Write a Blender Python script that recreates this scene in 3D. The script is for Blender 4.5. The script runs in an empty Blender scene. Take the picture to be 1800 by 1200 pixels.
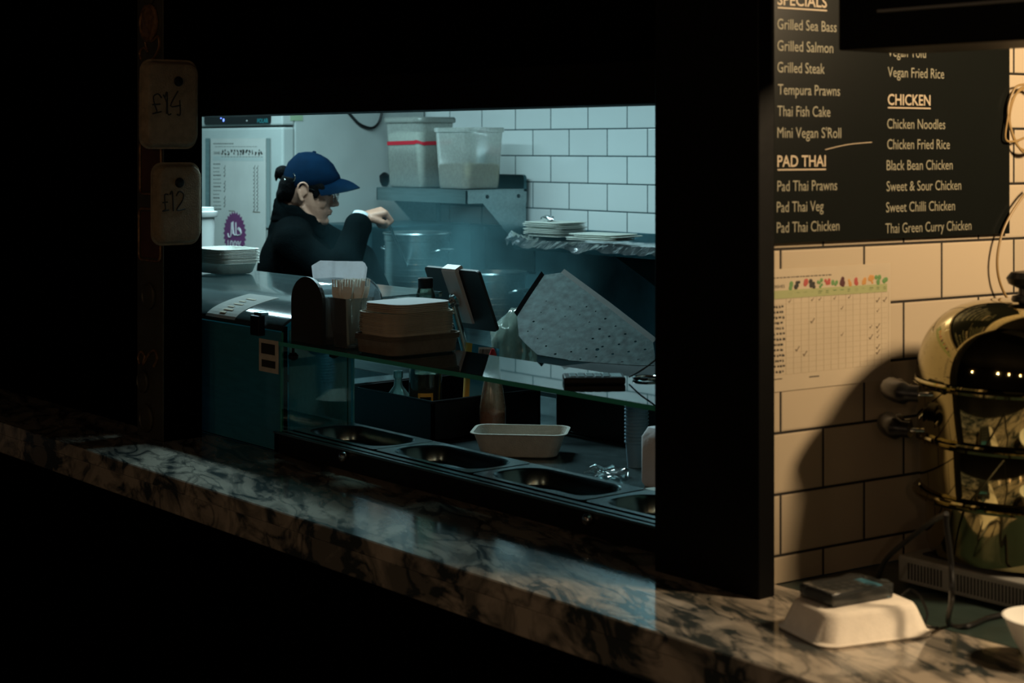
import bpy, bmesh, math, random
from mathutils import Vector, Matrix, noise
from mathutils.geometry import tessellate_polygon
PI = math.pi
rnd = random.Random(7)
S = bpy.context.scene
C = S.collection
V = Vector

# ------------------------------------------------------------------ camera
F_PX, HOR, CAM_Z = 2950.0, 258.0, 1.70
TH = math.atan(2418 / F_PX)
FW = V((-math.cos(TH), math.sin(TH), 0))
RT = V((FW.y, -FW.x, 0))
cam_d = bpy.data.cameras.new('camera')
cam = bpy.data.objects.new('camera', cam_d)
C.objects.link(cam)
cam_d.sensor_width = 36
cam_d.lens = F_PX / 1800 * 36
cam_d.shift_y = -(600 - HOR) / 1800
cam_d.clip_end = 60
cam_d.clip_start = 0.05
cam.location = (0, 0, CAM_Z)
cam.rotation_euler = (PI / 2, 0, PI / 2 - TH)
cam_d.dof.use_dof = True
cam_d.dof.focus_distance = 4.3
cam_d.dof.aperture_fstop = 5.6
S.camera = cam

# ------------------------------------------------------------------ world and view
w = bpy.data.worlds.new('night'); S.world = w
w.use_nodes = True
w.node_tree.nodes['Background'].inputs[0].default_value = (0.9, 0.95, 1.0, 1)
w.node_tree.nodes['Background'].inputs[1].default_value = 0.006
S.view_settings.view_transform = 'Standard'
S.view_settings.look = 'None'
S.view_settings.exposure = 0.0
S.view_settings.gamma = 1
S.view_settings.use_curve_mapping = False
try:
    S.cycles.use_denoising = True
    S.cycles.max_bounces = 8
    S.cycles.transparent_max_bounces = 24
    S.cycles.sample_clamp_indirect = 4
    S.cycles.volume_step_rate = 2.0
    S.cycles.caustics_reflective = False
    S.cycles.caustics_refractive = False
except Exception:
    pass

def area(name, loc, rot, sx, sy, power, col):
    l = bpy.data.lights.new(name, 'AREA')
    l.shape = 'RECTANGLE'; l.size = sx; l.size_y = sy; l.energy = power; l.color = col
    o = bpy.data.objects.new(name, l); C.objects.link(o)
    o.location = loc; o.rotation_euler = rot
    return o
def spot(name, loc, target, power, col, angle, blend=0.5, rad=0.04):
    l = bpy.data.lights.new(name, 'SPOT')
    l.energy = power; l.color = col; l.spot_size = math.radians(angle); l.spot_blend = blend; l.shadow_soft_size = rad
    o = bpy.data.objects.new(name, l); C.objects.link(o)
    o.location = loc
    o.rotation_euler = (V(target) - V(loc)).to_track_quat('-Z', 'Y').to_euler()
    return o

TEAL = (0.54, 0.86, 0.92)
WARM = (1.0, 0.73, 0.43)
# fluorescent fittings on the kitchen ceiling (their housings are built below)
area('kitchen_light', (-5.45, 2.95, 2.44), (0, 0, 0), 1.2, 0.14, 29, TEAL)
area('kitchen_light', (-4.25, 2.95, 2.44), (0, 0, 0), 1.1, 0.14, 29, TEAL)
# warm lamp inside the right-hand bay
spot('bay_lamp_light', (-0.80, 2.70, 2.14), (-1.95, 2.35, 1.20), 122, WARM, 120, 0.3, 0.11)
# warm bulbs of the hall behind the customer
HALL = [(-1.2, -1.3, 2.15), (0.9, -0.6, 2.1), (-3.4, -1.9, 2.15), (-.45, -1.15, 2.15), (.30, -.90, 2.12)]

# ------------------------------------------------------------------ projection helpers (true depth positions)
def ray(px):
    return FW + RT * ((px - 900) / F_PX)
def P(px, py, X=None, Y=None, Z=None, D=None):
    r = ray(px)
    if Y is not None: D = Y / r.y
    elif X is not None: D = X / r.x
    elif Z is not None: D = (CAM_Z - Z) * F_PX / (py - HOR)
    return V((r.x * D, r.y * D, CAM_Z - (py - HOR) / F_PX * D))

# ------------------------------------------------------------------ materials
def mat(name, col=(.5, .5, .5), rough=.5, metal=0., bump=0., bscale=40., var=0., vscale=8., coat=0., trans=0., alpha=1., emit=None, estr=0., spec=.5, stretch=(1, 1, 1)):
    m = bpy.data.materials.new(name); m.use_nodes = True
    nt = m.node_tree; b = nt.nodes['Principled BSDF']
    b.inputs['Base Color'].default_value = (*col, 1)
    b.inputs['Roughness'].default_value = rough
    b.inputs['Metallic'].default_value = metal
    b.inputs['Coat Weight'].default_value = coat
    b.inputs['Transmission Weight'].default_value = trans
    b.inputs['Alpha'].default_value = alpha
    b.inputs['Specular IOR Level'].default_value = spec
    if emit:
        b.inputs['Emission Color'].default_value = (*emit, 1); b.inputs['Emission Strength'].default_value = estr
    tc = nt.nodes.new('ShaderNodeTexCoord'); mp = nt.nodes.new('ShaderNodeMapping')
    mp.inputs['Scale'].default_value = stretch
    nt.links.new(tc.outputs['Object'], mp.inputs[0])
    n = nt.nodes.new('ShaderNodeTexNoise'); n.inputs['Scale'].default_value = vscale; n.inputs['Detail'].default_value = 5
    nt.links.new(mp.outputs[0], n.inputs[0])
    v = max(var, 0.04)
    r = nt.nodes.new('ShaderNodeValToRGB')
    r.color_ramp.elements[0].position = .3; r.color_ramp.elements[1].position = .7
    r.color_ramp.elements[0].color = (*[c * (1 - v) for c in col], 1)
    r.color_ramp.elements[1].color = (*[min(1, c * (1 + v)) for c in col], 1)
    nt.links.new(n.outputs[0], r.inputs[0]); nt.links.new(r.outputs[0], b.inputs['Base Color'])
    if bump:
        n2 = nt.nodes.new('ShaderNodeTexNoise'); n2.inputs['Scale'].default_value = bscale; n2.inputs['Detail'].default_value = 4
        nt.links.new(mp.outputs[0], n2.inputs[0])
        bp = nt.nodes.new('ShaderNodeBump'); bp.inputs['Strength'].default_value = bump; bp.inputs['Distance'].default_value = .004
        nt.links.new(n2.outputs[0], bp.inputs['Height']); nt.links.new(bp.outputs[0], b.inputs['Normal'])
    return m

def glass_mat(name, tint, gloss=.02, refl=1.0, ior=1.5, milky=0., milk_col=(.8, .85, .85)):
    m = bpy.data.materials.new(name); m.use_nodes = True
    nt = m.node_tree; nt.nodes.clear()
    out = nt.nodes.new('ShaderNodeOutputMaterial')
    t = nt.nodes.new('ShaderNodeBsdfTransparent'); t.inputs[0].default_value = (*tint, 1)
    g = nt.nodes.new('ShaderNodeBsdfGlossy'); g.inputs['Roughness'].default_value = gloss
    g.inputs[0].default_value = (refl, refl, refl, 1)
    fr = nt.nodes.new('ShaderNodeFresnel'); fr.inputs[0].default_value = ior
    mx = nt.nodes.new('ShaderNodeMixShader')
    base = t
    if milky:
        df = nt.nodes.new('ShaderNodeBsdfDiffuse'); df.inputs[0].default_value = (*milk_col, 1)
        tl = nt.nodes.new('ShaderNodeBsdfTranslucent'); tl.inputs[0].default_value = (*milk_col, 1)
        ad = nt.nodes.new('ShaderNodeMixShader'); ad.inputs[0].default_value = .45
        nt.links.new(df.outputs[0], ad.inputs[1]); nt.links.new(tl.outputs[0], ad.inputs[2])
        n = nt.nodes.new('ShaderNodeTexNoise'); n.inputs['Scale'].default_value = 22
        mr = nt.nodes.new('ShaderNodeMapRange'); mr.inputs['To Min'].default_value = milky * .75; mr.inputs['To Max'].default_value = min(1, milky * 1.25)
        nt.links.new(n.outputs[0], mr.inputs[0])
        m2 = nt.nodes.new('ShaderNodeMixShader'); nt.links.new(mr.outputs[0], m2.inputs[0])
        nt.links.new(t.outputs[0], m2.inputs[1]); nt.links.new(ad.outputs[0], m2.inputs[2])
        base = m2
    nt.links.new(fr.outputs[0], mx.inputs[0]); nt.links.new(base.outputs[0], mx.inputs[1]); nt.links.new(g.outputs[0], mx.inputs[2])
    nt.links.new(mx.outputs[0], out.inputs[0])
    return m

def tile_mat(name, bw, rh, x0, z0, c1, c2, grout, rough=.12, mortar=.0026):
    m = bpy.data.materials.new(name); m.use_nodes = True
    nt = m.node_tree; b = nt.nodes['Principled BSDF']
    tc = nt.nodes.new('ShaderNodeTexCoord'); sp = nt.nodes.new('ShaderNodeSeparateXYZ')
    nt.links.new(tc.outputs['Object'], sp.inputs[0])
    ax = nt.nodes.new('ShaderNodeMath'); ax.operation = 'SUBTRACT'; ax.inputs[1].default_value = x0
    az = nt.nodes.new('ShaderNodeMath'); az.operation = 'SUBTRACT'; az.inputs[1].default_value = z0
    nt.links.new(sp.outputs[0], ax.inputs[0]); nt.links.new(sp.outputs[2], az.inputs[0])
    cb = nt.nodes.new('ShaderNodeCombineXYZ')
    nt.links.new(ax.outputs[0], cb.inputs[0]); nt.links.new(az.outputs[0], cb.inputs[1])
    br = nt.nodes.new('ShaderNodeTexBrick')
    br.inputs['Scale'].default_value = 1; br.inputs['Brick Width'].default_value = bw; br.inputs['Row Height'].default_value = rh
    br.inputs['Mortar Size'].default_value = mortar; br.inputs['Mortar Smooth'].default_value = .1
    br.inputs['Color1'].default_value = (*c1, 1); br.inputs['Color2'].default_value = (*c2, 1); br.inputs['Mortar'].default_value = (*grout, 1)
    nt.links.new(cb.outputs[0], br.inputs[0])
    nt.links.new(br.outputs[0], b.inputs['Base Color'])
    mr = nt.nodes.new('ShaderNodeMapRange'); mr.inputs['To Min'].default_value = rough; mr.inputs['To Max'].default_value = .9
    nt.links.new(br.outputs[1], mr.inputs[0]); nt.links.new(mr.outputs[0], b.inputs['Roughness'])
    br2 = nt.nodes.new('ShaderNodeTexBrick')
    for k, v in (('Scale', 1), ('Brick Width', bw), ('Row Height', rh), ('Mortar Size', mortar * 2.4), ('Mortar Smooth', 1.0)):
        br2.inputs[k].default_value = v
    nt.links.new(cb.outputs[0], br2.inputs[0])
    n = nt.nodes.new('ShaderNodeTexNoise'); n.inputs['Scale'].default_value = 9
    nt.links.new(tc.outputs['Object'], n.inputs[0])
    mu = nt.nodes.new('ShaderNodeMath'); mu.operation = 'MULTIPLY'; mu.inputs[1].default_value = .35
    nt.links.new(n.outputs[0], mu.inputs[0])
    sb = nt.nodes.new('ShaderNodeMath'); sb.operation = 'SUBTRACT'
    nt.links.new(mu.outputs[0], sb.inputs[0]); nt.links.new(br2.outputs[1], sb.inputs[1])
    bp = nt.nodes.new('ShaderNodeBump'); bp.inputs['Strength'].default_value = .5; bp.inputs['Distance'].default_value = .002
    nt.links.new(sb.outputs[0], bp.inputs['Height']); nt.links.new(bp.outputs[0], b.inputs['Normal'])
    return m

def marble_mat(name):
    m = bpy.data.materials.new(name); m.use_nodes = True
    nt = m.node_tree; b = nt.nodes['Principled BSDF']; N = nt.nodes.new; L = nt.links.new
    tc = N('ShaderNodeTexCoord'); mp = N('ShaderNodeMapping'); mp.inputs['Scale'].default_value = (.7, 1.9, 1.2)
    mp0 = N('ShaderNodeMapping'); mp0.inputs['Rotation'].default_value = (0, .12, math.radians(20)); L(tc.outputs['Object'], mp0.inputs[0]); L(mp0.outputs[0], mp.inputs[0])
    n1 = N('ShaderNodeTexNoise'); n1.inputs['Scale'].default_value = 5.5; n1.inputs['Detail'].default_value = 5; n1.inputs['Roughness'].default_value = .55; n1.inputs['Distortion'].default_value = 1.1
    L(mp.outputs[0], n1.inputs[0])
    r2 = N('ShaderNodeValToRGB'); L(n1.outputs[0], r2.inputs[0])     # broad clouded patches
    r2.color_ramp.elements[0].position = .43; r2.color_ramp.elements[0].color = (0, 0, 0, 1)
    r2.color_ramp.elements[1].position = .60; r2.color_ramp.elements[1].color = (1, 1, 1, 1)
    n2 = N('ShaderNodeTexNoise'); n2.inputs['Scale'].default_value = 8.5; n2.inputs['Detail'].default_value = 6; n2.inputs['Distortion'].default_value = .8
    L(mp.outputs[0], n2.inputs[0])
    a = N('ShaderNodeMath'); a.operation = 'SUBTRACT'; a.inputs[1].default_value = .5; L(n2.outputs[0], a.inputs[0])
    ab = N('ShaderNodeMath'); ab.operation = 'ABSOLUTE'; L(a.outputs[0], ab.inputs[0])
    r1 = N('ShaderNodeValToRGB'); L(ab.outputs[0], r1.inputs[0])     # soft veins
    r1.color_ramp.elements[0].position = 0; r1.color_ramp.elements[0].color = (1, 1, 1, 1)
    r1.color_ramp.elements[1].position = .07; r1.color_ramp.elements[1].color = (0, 0, 0, 1)
    mul = N('ShaderNodeMath'); mul.operation = 'MULTIPLY'; L(r1.outputs[0], mul.inputs[0]); mul.inputs[1].default_value = .5
    m2 = N('ShaderNodeMath'); m2.operation = 'MULTIPLY'; L(r2.outputs[0], m2.inputs[0]); m2.inputs[1].default_value = .62
    mm = N('ShaderNodeMath'); mm.operation = 'ADD'; L(mul.outputs[0], mm.inputs[0]); L(m2.outputs[0], mm.inputs[1])
    cr = N('ShaderNodeValToRGB'); L(mm.outputs[0], cr.inputs[0])
    cr.color_ramp.elements[0].position = 0.02; cr.color_ramp.elements[0].color = (.43, .37, .30, 1)
    cr.color_ramp.elements[1].position = .85; cr.color_ramp.elements[1].color = (.035, .042, .042, 1)
    L(cr.outputs[0], b.inputs['Base Color'])
    b.inputs['Roughness'].default_value = .13; b.inputs['Coat Weight'].default_value = .3; b.inputs['Coat Roughness'].default_value = .08
    return m

M = dict(
    traywhite=mat('white_pulp', (.86, .79, .70), .8, bump=.12, bscale=260, var=.05, vscale=60),
    traypale=mat('pale_pulp', (.84, .84, .78), .85, bump=.3, bscale=260),
    worksteel=mat('worn_worktop_steel', (.24, .33, .34), .2, metal=.85, bump=.1, bscale=90, var=.2, vscale=30),
    black=mat('black_paint', (.0022, .0022, .0022), .5, bump=.1, spec=.12),
    blackwood=mat('black_stained_wood', (.002, .002, .002), .6, spec=.1, bump=.2, stretch=(1, 1, .1)),
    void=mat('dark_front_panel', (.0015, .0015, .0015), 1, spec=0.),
    carved=mat('carved_dark_wood', (.045, .038, .022), .5, bump=.5, bscale=25, var=.4),
    gold=mat('dull_gilding', (.20, .105, .045), .45, metal=.3, bump=.5, bscale=80, var=.5, vscale=60),
    red=mat('dark_red_inlay', (.075, .025, .012), .5, var=.4),
    tileK=tile_mat('kitchen_tiles', .221, .1052, -5.064, 1.664 - 20 * .1052, (.60, .64, .64), (.64, .69, .69), (.03, .06, .07)),
    tileR=tile_mat('bay_tiles', .2027, .1060, .0376, 1.417 - 19 * .106, (.45, .37, .27), (.49, .40, .29), (.012, .009, .006), .22),
    marble=marble_mat('veined_marble'),
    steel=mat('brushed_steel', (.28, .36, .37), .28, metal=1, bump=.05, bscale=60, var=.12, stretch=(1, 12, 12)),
    steeldark=mat('greasy_steel', (.055, .12, .135), .26, metal=.9, bump=.15, bscale=20, var=.3, vscale=6),  # teal of the dark kitchen shadows tinted into the steel colour
    steelwall=mat('stained_steel_sheet', (.028, .078, .094), .42, metal=.7, bump=.3, bscale=9, var=.5, vscale=5),  # mottled stains, plus the teal of hazy shadows tinted into the colour
    panel=mat('painted_wall_panel', (.44, .56, .56), .55, bump=.08, bscale=100, var=.06, vscale=2),
    fridge=mat('fridge_white', (.46, .50, .485), .4, bump=.1, bscale=200, var=.05),
    white=mat('white_plastic', (.78, .78, .76), .4),
    paper=mat('white_paper', (.54, .54, .51), .8, bump=.1, var=.06),
    papery=mat('laminated_paper', (.47, .39, .285), .45, bump=.1, var=.06),
    ink=mat('black_ink', (.02, .018, .015), .7),
    inkfaint=mat('faint_grey_line', (.37, .30, .21), .7),
    tickink=mat('grey_tick_ink', (.12, .09, .055), .7),
    green=mat('pale_green_print', (.30, .32, .15), .6),
    berry=mat('dark_berry_print', (.06, .01, .015), .6),
    orange=mat('orange_print', (.45, .22, .06), .6),
    leaf=mat('green_icon_print', (.10, .22, .07), .6),
    redp=mat('red_icon_print', (.35, .06, .05), .6),
    navy=mat('navy_cotton', (.0008, .0085, .023), .9, spec=.04, bump=.3, bscale=400, var=.15, vscale=30),
    cloth=mat('black_fleece', (.0012, .0024, .0027), .95, spec=.02, bump=.6, bscale=260, var=.3, vscale=14),
    skin=mat('skin', (.42, .22, .15), .55, bump=.2, bscale=150, var=.1, vscale=25),
    hair=mat('black_hair', (.0012, .0012, .0015), .7, bump=1, bscale=120, stretch=(3, 3, 1), spec=.06),
    cuff=mat('white_cuff', (.55, .62, .64), .9),
    chrome=mat('chrome', (.75, .75, .74), .12, metal=1),
    kraft=mat('kraft_pulp', (.52, .45, .36), .9, bump=.3, bscale=200, var=.12, vscale=40),
    kraftdark=mat('dark_kraft_pulp', (.17, .14, .11), .9, bump=.3, bscale=200, var=.15, vscale=40),
    lidpaper=mat('white_lid_card', (.62, .58, .58), .8, var=.05),
    bagasse=mat('bagasse_pulp', (.50, .47, .41), .85, bump=.4, bscale=260, var=.08, vscale=60),
    pricepulp=mat('price_tray_pulp', (.25, .19, .125), .85, bump=.5, bscale=220, var=.2, vscale=50),
    blackplastic=mat('black_plastic', (.005, .005, .0055), .4, spec=.25),
    browncap=mat('dark_brown_plastic', (.030, .026, .020), .45, bump=.2, bscale=300),
    napkin=mat('white_tissue', (.90, .88, .90), .95, bump=.4, bscale=60),
    wood=mat('pale_fork_wood', (.95, .93, .86), .7, var=.1),
    glass=glass_mat('green_tinted_glass', (.80, .93, .91)),
    glassfront=glass_mat('display_glass', (.72, .90, .90), refl=.9),
    glassedge=mat('glass_edge', (.05, .36, .28), .12, coat=.4),
    clear=glass_mat('clear_plastic', (.80, .86, .86), .06, milky=.16),
    smoke=glass_mat('clear_hood_plastic', (.62, .72, .74), .08, milky=.25, milk_col=(.5, .56, .58)),
    milky=glass_mat('frosted_tub_plastic', (.94, .97, .96), .2, milky=.40, milk_col=(.80, .84, .78)),
    endglow=glass_mat('teal_glow_end_glass', (.55, .75, .76), .1, milky=.85, milk_col=(.22, .75, .82)),  # teal glow of the end pane is put into its milk colour
    rearglow=glass_mat('teal_glow_rear_glass', (.62, .82, .84), .1, milky=.9, milk_col=(.25, .90, 1.0)),  # teal glow at the cabinet's back is put into the milk colour
    frontglow=glass_mat('teal_glow_front_glass', (.80, .92, .92), milky=.5, milk_col=(.12, .62, .80)),  # teal glow behind the cabinet front is put into the milk colour
    topglass=glass_mat('greasy_curved_glass', (.62, .78, .80), .10, milky=.22, milk_col=(.24, .36, .37)),
    pansteel=mat('dull_pan_steel', (.15, .21, .22), .24, metal=1, bump=.05),
    film=glass_mat('cling_film', (.85, .9, .9), .12, milky=.07),
    rice=mat('white_flour', (.80, .84, .76), .9, bump=.8, bscale=40, var=.12, vscale=18),
    nuts=mat('brown_crumb', (.80, .58, .34), .9, bump=1, bscale=70, var=.45, vscale=34),
    redtape=mat('red_tape', (.55, .01, .03), .5),
    foil=mat('crumpled_foil', (.78, .82, .84), .2, metal=1, bump=1.0, bscale=45),
    sauce=mat('orange_sauce', (.42, .10, .02), .45, var=.3),
    bottleplastic=glass_mat('squeeze_bottle_plastic', (.9, .82, .7), .2, milky=.45, milk_col=(.55, .40, .28)),
    redcap=mat('red_cap', (.55, .01, .015), .4),
    yellow=mat('yellow_print', (.90, .55, .10), .5),
    blue=mat('blue_print', (.10, .50, .75), .5, var=.2),
    tealgl=glass_mat('pale_teal_bottle', (.6, .8, .78), .1, milky=.45, milk_col=(.30, .50, .48)),
    darkgl=mat('dark_bottle_glass', (.010, .012, .010), .1, coat=.5),
    paleglass=glass_mat('pale_green_glass', (.62, .74, .66), .04, milky=.12, milk_col=(.5, .6, .5)),
    tablet=mat('black_tablet', (.010, .010, .011), .5),
    armwhite=mat('white_stand_arm', (.66, .62, .60), .4),
    cupblue=mat('blue_grey_card', (.16, .28, .36), .7),
    hobm=mat('grey_hob_case', (.20, .20, .19), .5),
    pot=mat('polished_steel_pot', (.40, .36, .19), .05, metal=1, bump=.02, bscale=3),
    darkwork=mat('dark_green_worktop', (.025, .04, .035), .3, bump=.2, bscale=60, var=.3),
    menub=mat('black_menu_acrylic', (.006, .007, .006), .3, spec=.12),
    menutext=mat('cream_lettering', (.23, .215, .15), .6),
    menuhead=mat('bright_cream_lettering', (.42, .34, .24), .6),
    brass=mat('tan_flex', (.28, .18, .07), .45),
    cable=mat('black_cable', (.008, .008, .008), .35),
    purple=mat('purple_badge', (.16, .030, .13), .6, var=.1),
    badgewhite=mat('badge_white', (.66, .62, .64), .7),
    tealtext=mat('teal_lettering', (.02, .22, .25), .5),
    floor=mat('dark_floor_tile', (.03, .03, .03), .5, var=.3),
    ceil=mat('ceiling_panel', (.10, .13, .14), .9),
    hallceil=mat('dark_ceiling', (.01, .01, .01), .9),
    bulb=mat('lit_bulb', (1, .6, .3), .5, emit=(1, .48, .18), estr=60),
    tube=mat('lit_tube', (1, 1, 1), .5, emit=TEAL, estr=6),
    led=mat('blue_led', (.2, .3, 1), .5, emit=(.15, .25, 1), estr=3),
    sticker=mat('green_sticker', (.30, .42, .26), .7),
    potblack=mat('black_handle', (.004, .004, .004), .35),
    bread=mat('cream_flatbread', (.60, .62, .56), .85, var=.1),
    jeans=mat('dark_trousers', (.012, .014, .02), .9),
    shoe=mat('black_shoe', (.01, .01, .01), .5),
    pack=mat('packet_cream', (.55, .52, .38), .5, var=.15),
)

# ------------------------------------------------------------------ mesh builder
class MB:
    def __init__(s): s.bm = bmesh.new(); s.mats = []; s.cur = 0
    def mi(s, m):
        if m not in s.mats: s.mats.append(m)
        s.cur = s.mats.index(m); return s
    def face(s, vs):
        try:
            f = s.bm.faces.new(vs); f.material_index = s.cur; return f
        except ValueError: return None
    def box(s, a, b, bev=0, seg=2):
        x0, y0, z0 = [min(a[i], b[i]) for i in range(3)]; x1, y1, z1 = [max(a[i], b[i]) for i in range(3)]
        vs = [s.bm.verts.new(p) for p in ((x0, y0, z0), (x1, y0, z0), (x1, y1, z0), (x0, y1, z0), (x0, y0, z1), (x1, y0, z1), (x1, y1, z1), (x0, y1, z1))]
        fs = [s.face([vs[i] for i in q]) for q in ((3, 2, 1, 0), (4, 5, 6, 7), (0, 1, 5, 4), (1, 2, 6, 5), (2, 3, 7, 6), (3, 0, 4, 7))]
        if bev:
            es = {e for f in fs for e in f.edges}
            r = bmesh.ops.bevel(s.bm, geom=list(es), offset=bev, segments=seg, affect='EDGES', profile=.5)
            for f in r['faces']: f.material_index = s.cur
        return s
    def obox(s, c, rz, size, bev=0, tilt=None):      # box centred at c, turned
        k = len(s.bm.verts); s.bm.verts.ensure_lookup_table(); old = set(s.bm.verts)
        h = V(size) / 2; s.box(-h, h, bev)
        mt = Matrix.Translation(c) @ Matrix.Rotation(rz, 4, 'Z')
        if tilt is not None: mt = mt @ tilt
        for v in s.bm.verts:
            if v not in old: v.co = mt @ v.co
        return s
    def loft(s, rings, cap0=True, cap1=True, closed=True):
        R_ = [[s.bm.verts.new(p) for p in r] for r in rings]
        for a, b in zip(R_, R_[1:]):
            n = len(a)
            for i in range(n if closed else n - 1):
                s.face([a[i], a[(i + 1) % n], b[(i + 1) % n], b[i]])
        if cap0: s.face(R_[0][::-1])
        if cap1: s.face(R_[-1])
        return s
    def lathe(s, prof, c=(0, 0, 0), n=40, cap0=True, cap1=True):
        c = V(c)
        return s.loft([[c + V((r * math.cos(2 * PI * i / n), r * math.sin(2 * PI * i / n), z)) for i in range(n)] for r, z in prof], cap0, cap1)
    def tube(s, pts, r, n=8, closed=False, caps=True, smooth=0):
        pts = [V(p) for p in pts]
        if smooth: pts = spline(pts, smooth, closed)
        m = len(pts); rs = r if isinstance(r, (list, tuple)) else [r] * m
        if len(rs) != m: rs = [rs[min(len(rs) - 1, int(i * len(rs) / m))] for i in range(m)]
        rings = []; up = None
        for i, p in enumerate(pts):
            if closed: t = pts[(i + 1) % m] - pts[i - 1]
            else: t = pts[min(i + 1, m - 1)] - pts[max(i - 1, 0)]
            if t.length < 1e-9: t = V((0, 0, 1))
            t.normalize()
            if up is None: up = t.orthogonal().normalized()
            else:
                up = up - t * up.dot(t)
                up = up.normalized() if up.length > 1e-6 else t.orthogonal().normalized()
            q = t.cross(up)
            rings.append([p + (up * math.cos(2 * PI * j / n) + q * math.sin(2 * PI * j / n)) * rs[i] for j in range(n)])
        if closed: rings.append(rings[0]); return s.loft(rings, False, False)
        return s.loft(rings, caps, caps)
    def ball(s, c, r, n=16, rot=None):
        r = V(r) if hasattr(r, '__len__') else V((r, r, r)); old = set(s.bm.verts)
        ret = bmesh.ops.create_uvsphere(s.bm, u_segments=n, v_segments=max(6, n // 2), radius=1)
        for v in ret['verts']:
            p = V((v.co.x * r.x, v.co.y * r.y, v.co.z * r.z))
            if rot is not None: p = rot @ p
            v.co = p + V(c)
        for f in {f for v in ret['verts'] for f in v.link_faces}: f.material_index = s.cur
        return s
    def caps(s, a, b, ra, rb, n=14):              # tapered capsule
        a, b = V(a), V(b); k = 6
        s.ball(a, ra, n); s.ball(b, rb, n)
        s.tube([a, b], [ra * .995, rb * .995], n)
        return s
    def prism(s, poly, axis, a, b):               # polygon in the other two axes, extruded along axis
        def mk(u, v, t):
            return V((t, u, v)) if axis == 'x' else V((u, t, v)) if axis == 'y' else V((u, v, t))
        return s.loft([[mk(u, v, a) for u, v in poly], [mk(u, v, b) for u, v in poly]])
    def xf(s, mt):
        for v in s.bm.verts: v.co = mt @ v.co
        return s
    def build(s, name, mm=None, parent=None, smooth=False, loc=None, ang=40):
        bmesh.ops.recalc_face_normals(s.bm, faces=s.bm.faces)
        me = bpy.data.meshes.new(name)
        if parent is None and loc is None:
            xs = [v.co for v in s.bm.verts]
            lo = V([min(p[i] for p in xs) for i in range(3)]); hi = V([max(p[i] for p in xs) for i in range(3)])
            loc = V(((lo.x + hi.x) / 2, (lo.y + hi.y) / 2, lo.z))
            for v in s.bm.verts: v.co -= loc
        if smooth:
            for f in s.bm.faces: f.smooth = True
        s.bm.to_mesh(me); s.bm.free()
        if mm is not None:
            me.materials.append(M[mm] if isinstance(mm, str) else mm)
        for m_ in s.mats:
            me.materials.append(M[m_])
        if smooth:
            try: me.set_sharp_from_angle(angle=math.radians(ang))
            except Exception: pass
        o = bpy.data.objects.new(name, me); C.objects.link(o)
        if loc is not None: o.location = loc
        if parent is not None: o.parent = parent
        return o
def spline(pts, k, closed=False):
    out = []; n = len(pts)
    for i in range(n if closed else n - 1):
        p0 = pts[i - 1] if (i > 0 or closed) else pts[0]
        p1 = pts[i]; p2 = pts[(i + 1) % n]
        p3 = pts[(i + 2) % n] if (i + 2 < n or closed) else pts[-1]
        for j in range(k):
            t = j / k
            out.append(.5 * ((2 * p1) + (p2 - p0) * t + (2 * p0 - 5 * p1 + 4 * p2 - p3) * t * t + (3 * p1 - p0 - 3 * p2 + p3) * t ** 3))
    if not closed: out.append(pts[-1])
    return out
def rr(lx, ly, r, z, cx=0, cy=0, k=6):            # rounded rectangle loop
    r = min(r, lx / 2 - 1e-4, ly / 2 - 1e-4); o = []
    for qx, qy, a0 in ((1, 1, 0), (-1, 1, PI / 2), (-1, -1, PI), (1, -1, 1.5 * PI)):
        for i in range(k + 1):
            a = a0 + PI / 2 * i / k
            o.append(V((cx + qx * (lx / 2 - r) + r * math.cos(a), cy + qy * (ly / 2 - r) + r * math.sin(a), z)))
    return o
def rrloft(L, cap0=True, cap1=True, mb=None):
    mb = mb or MB(); return mb.loft([rr(*l) for l in L], cap0, cap1)
ORD = ['topmost'] + [w_ + ' from the top' for w_ in 'second third fourth fifth sixth seventh eighth ninth tenth eleventh twelfth thirteenth fourteenth fifteenth'.split()]
def tag(o, label, cat, group=None):
    o['label'] = label; o['category'] = cat
    if group: o['group'] = group
    return o
def thing(name, label, cat, loc, rz=0, group=None):
    o = bpy.data.objects.new(name, None); C.objects.link(o); o.empty_display_size = .05
    o.location = loc; o.rotation_euler = (0, 0, rz)
    return tag(o, label, cat, group)
def struct(o): o['kind'] = 'structure'; return o
def copy_tree(o, parent=None):
    c = o.copy(); C.objects.link(c)
    if parent: c.parent = parent
    for ch in list(o.children): copy_tree(ch, c)
    return c
def local(root, p): return Matrix.Rotation(-root.rotation_euler.z, 4, 'Z') @ (V(p) - V(root.location))

def text_obj(name, s, mm, parent, x, z, w=None, h=.02, y=-.0008, depth=.0005, bold=0., italic=0., align='LEFT'):
    cu = bpy.data.curves.new('t', 'FONT'); cu.body = s; cu.size = 1; cu.extrude = 0; cu.resolution_u = 3
    cu.offset = bold; cu.shear = italic; cu.align_x = align
    to = bpy.data.objects.new('t', cu); C.objects.link(to)
    bpy.context.view_layer.update()
    me = bpy.data.meshes.new_from_object(to.evaluated_get(bpy.context.evaluated_depsgraph_get()))
    bpy.data.objects.remove(to)
    xs = [v.co.x for v in me.vertices]
    if not xs: return None
    x0, x1 = min(xs), max(xs); sx = (w / (x1 - x0)) if w else h
    for v in me.vertices:
        v.co = V((x + (v.co.x - (x0 if align == 'LEFT' else (x0 + x1) / 2)) * sx, y, z + v.co.y * h))
    me.materials.append(M[mm])
    o = bpy.data.objects.new(name, me); C.objects.link(o); o.parent = parent; me.name = name
    return o
CAPH = .73    # cap height of the built-in font per unit size

# ================================================================== STRUCTURE
FY = 2.09          # facade plane
def sbox(name, a, b, m): return struct(MB().box(a, b).build(name, m))
sbox('floor', (-9, -4, -.05), (3, 6, 0), 'floor')
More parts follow.
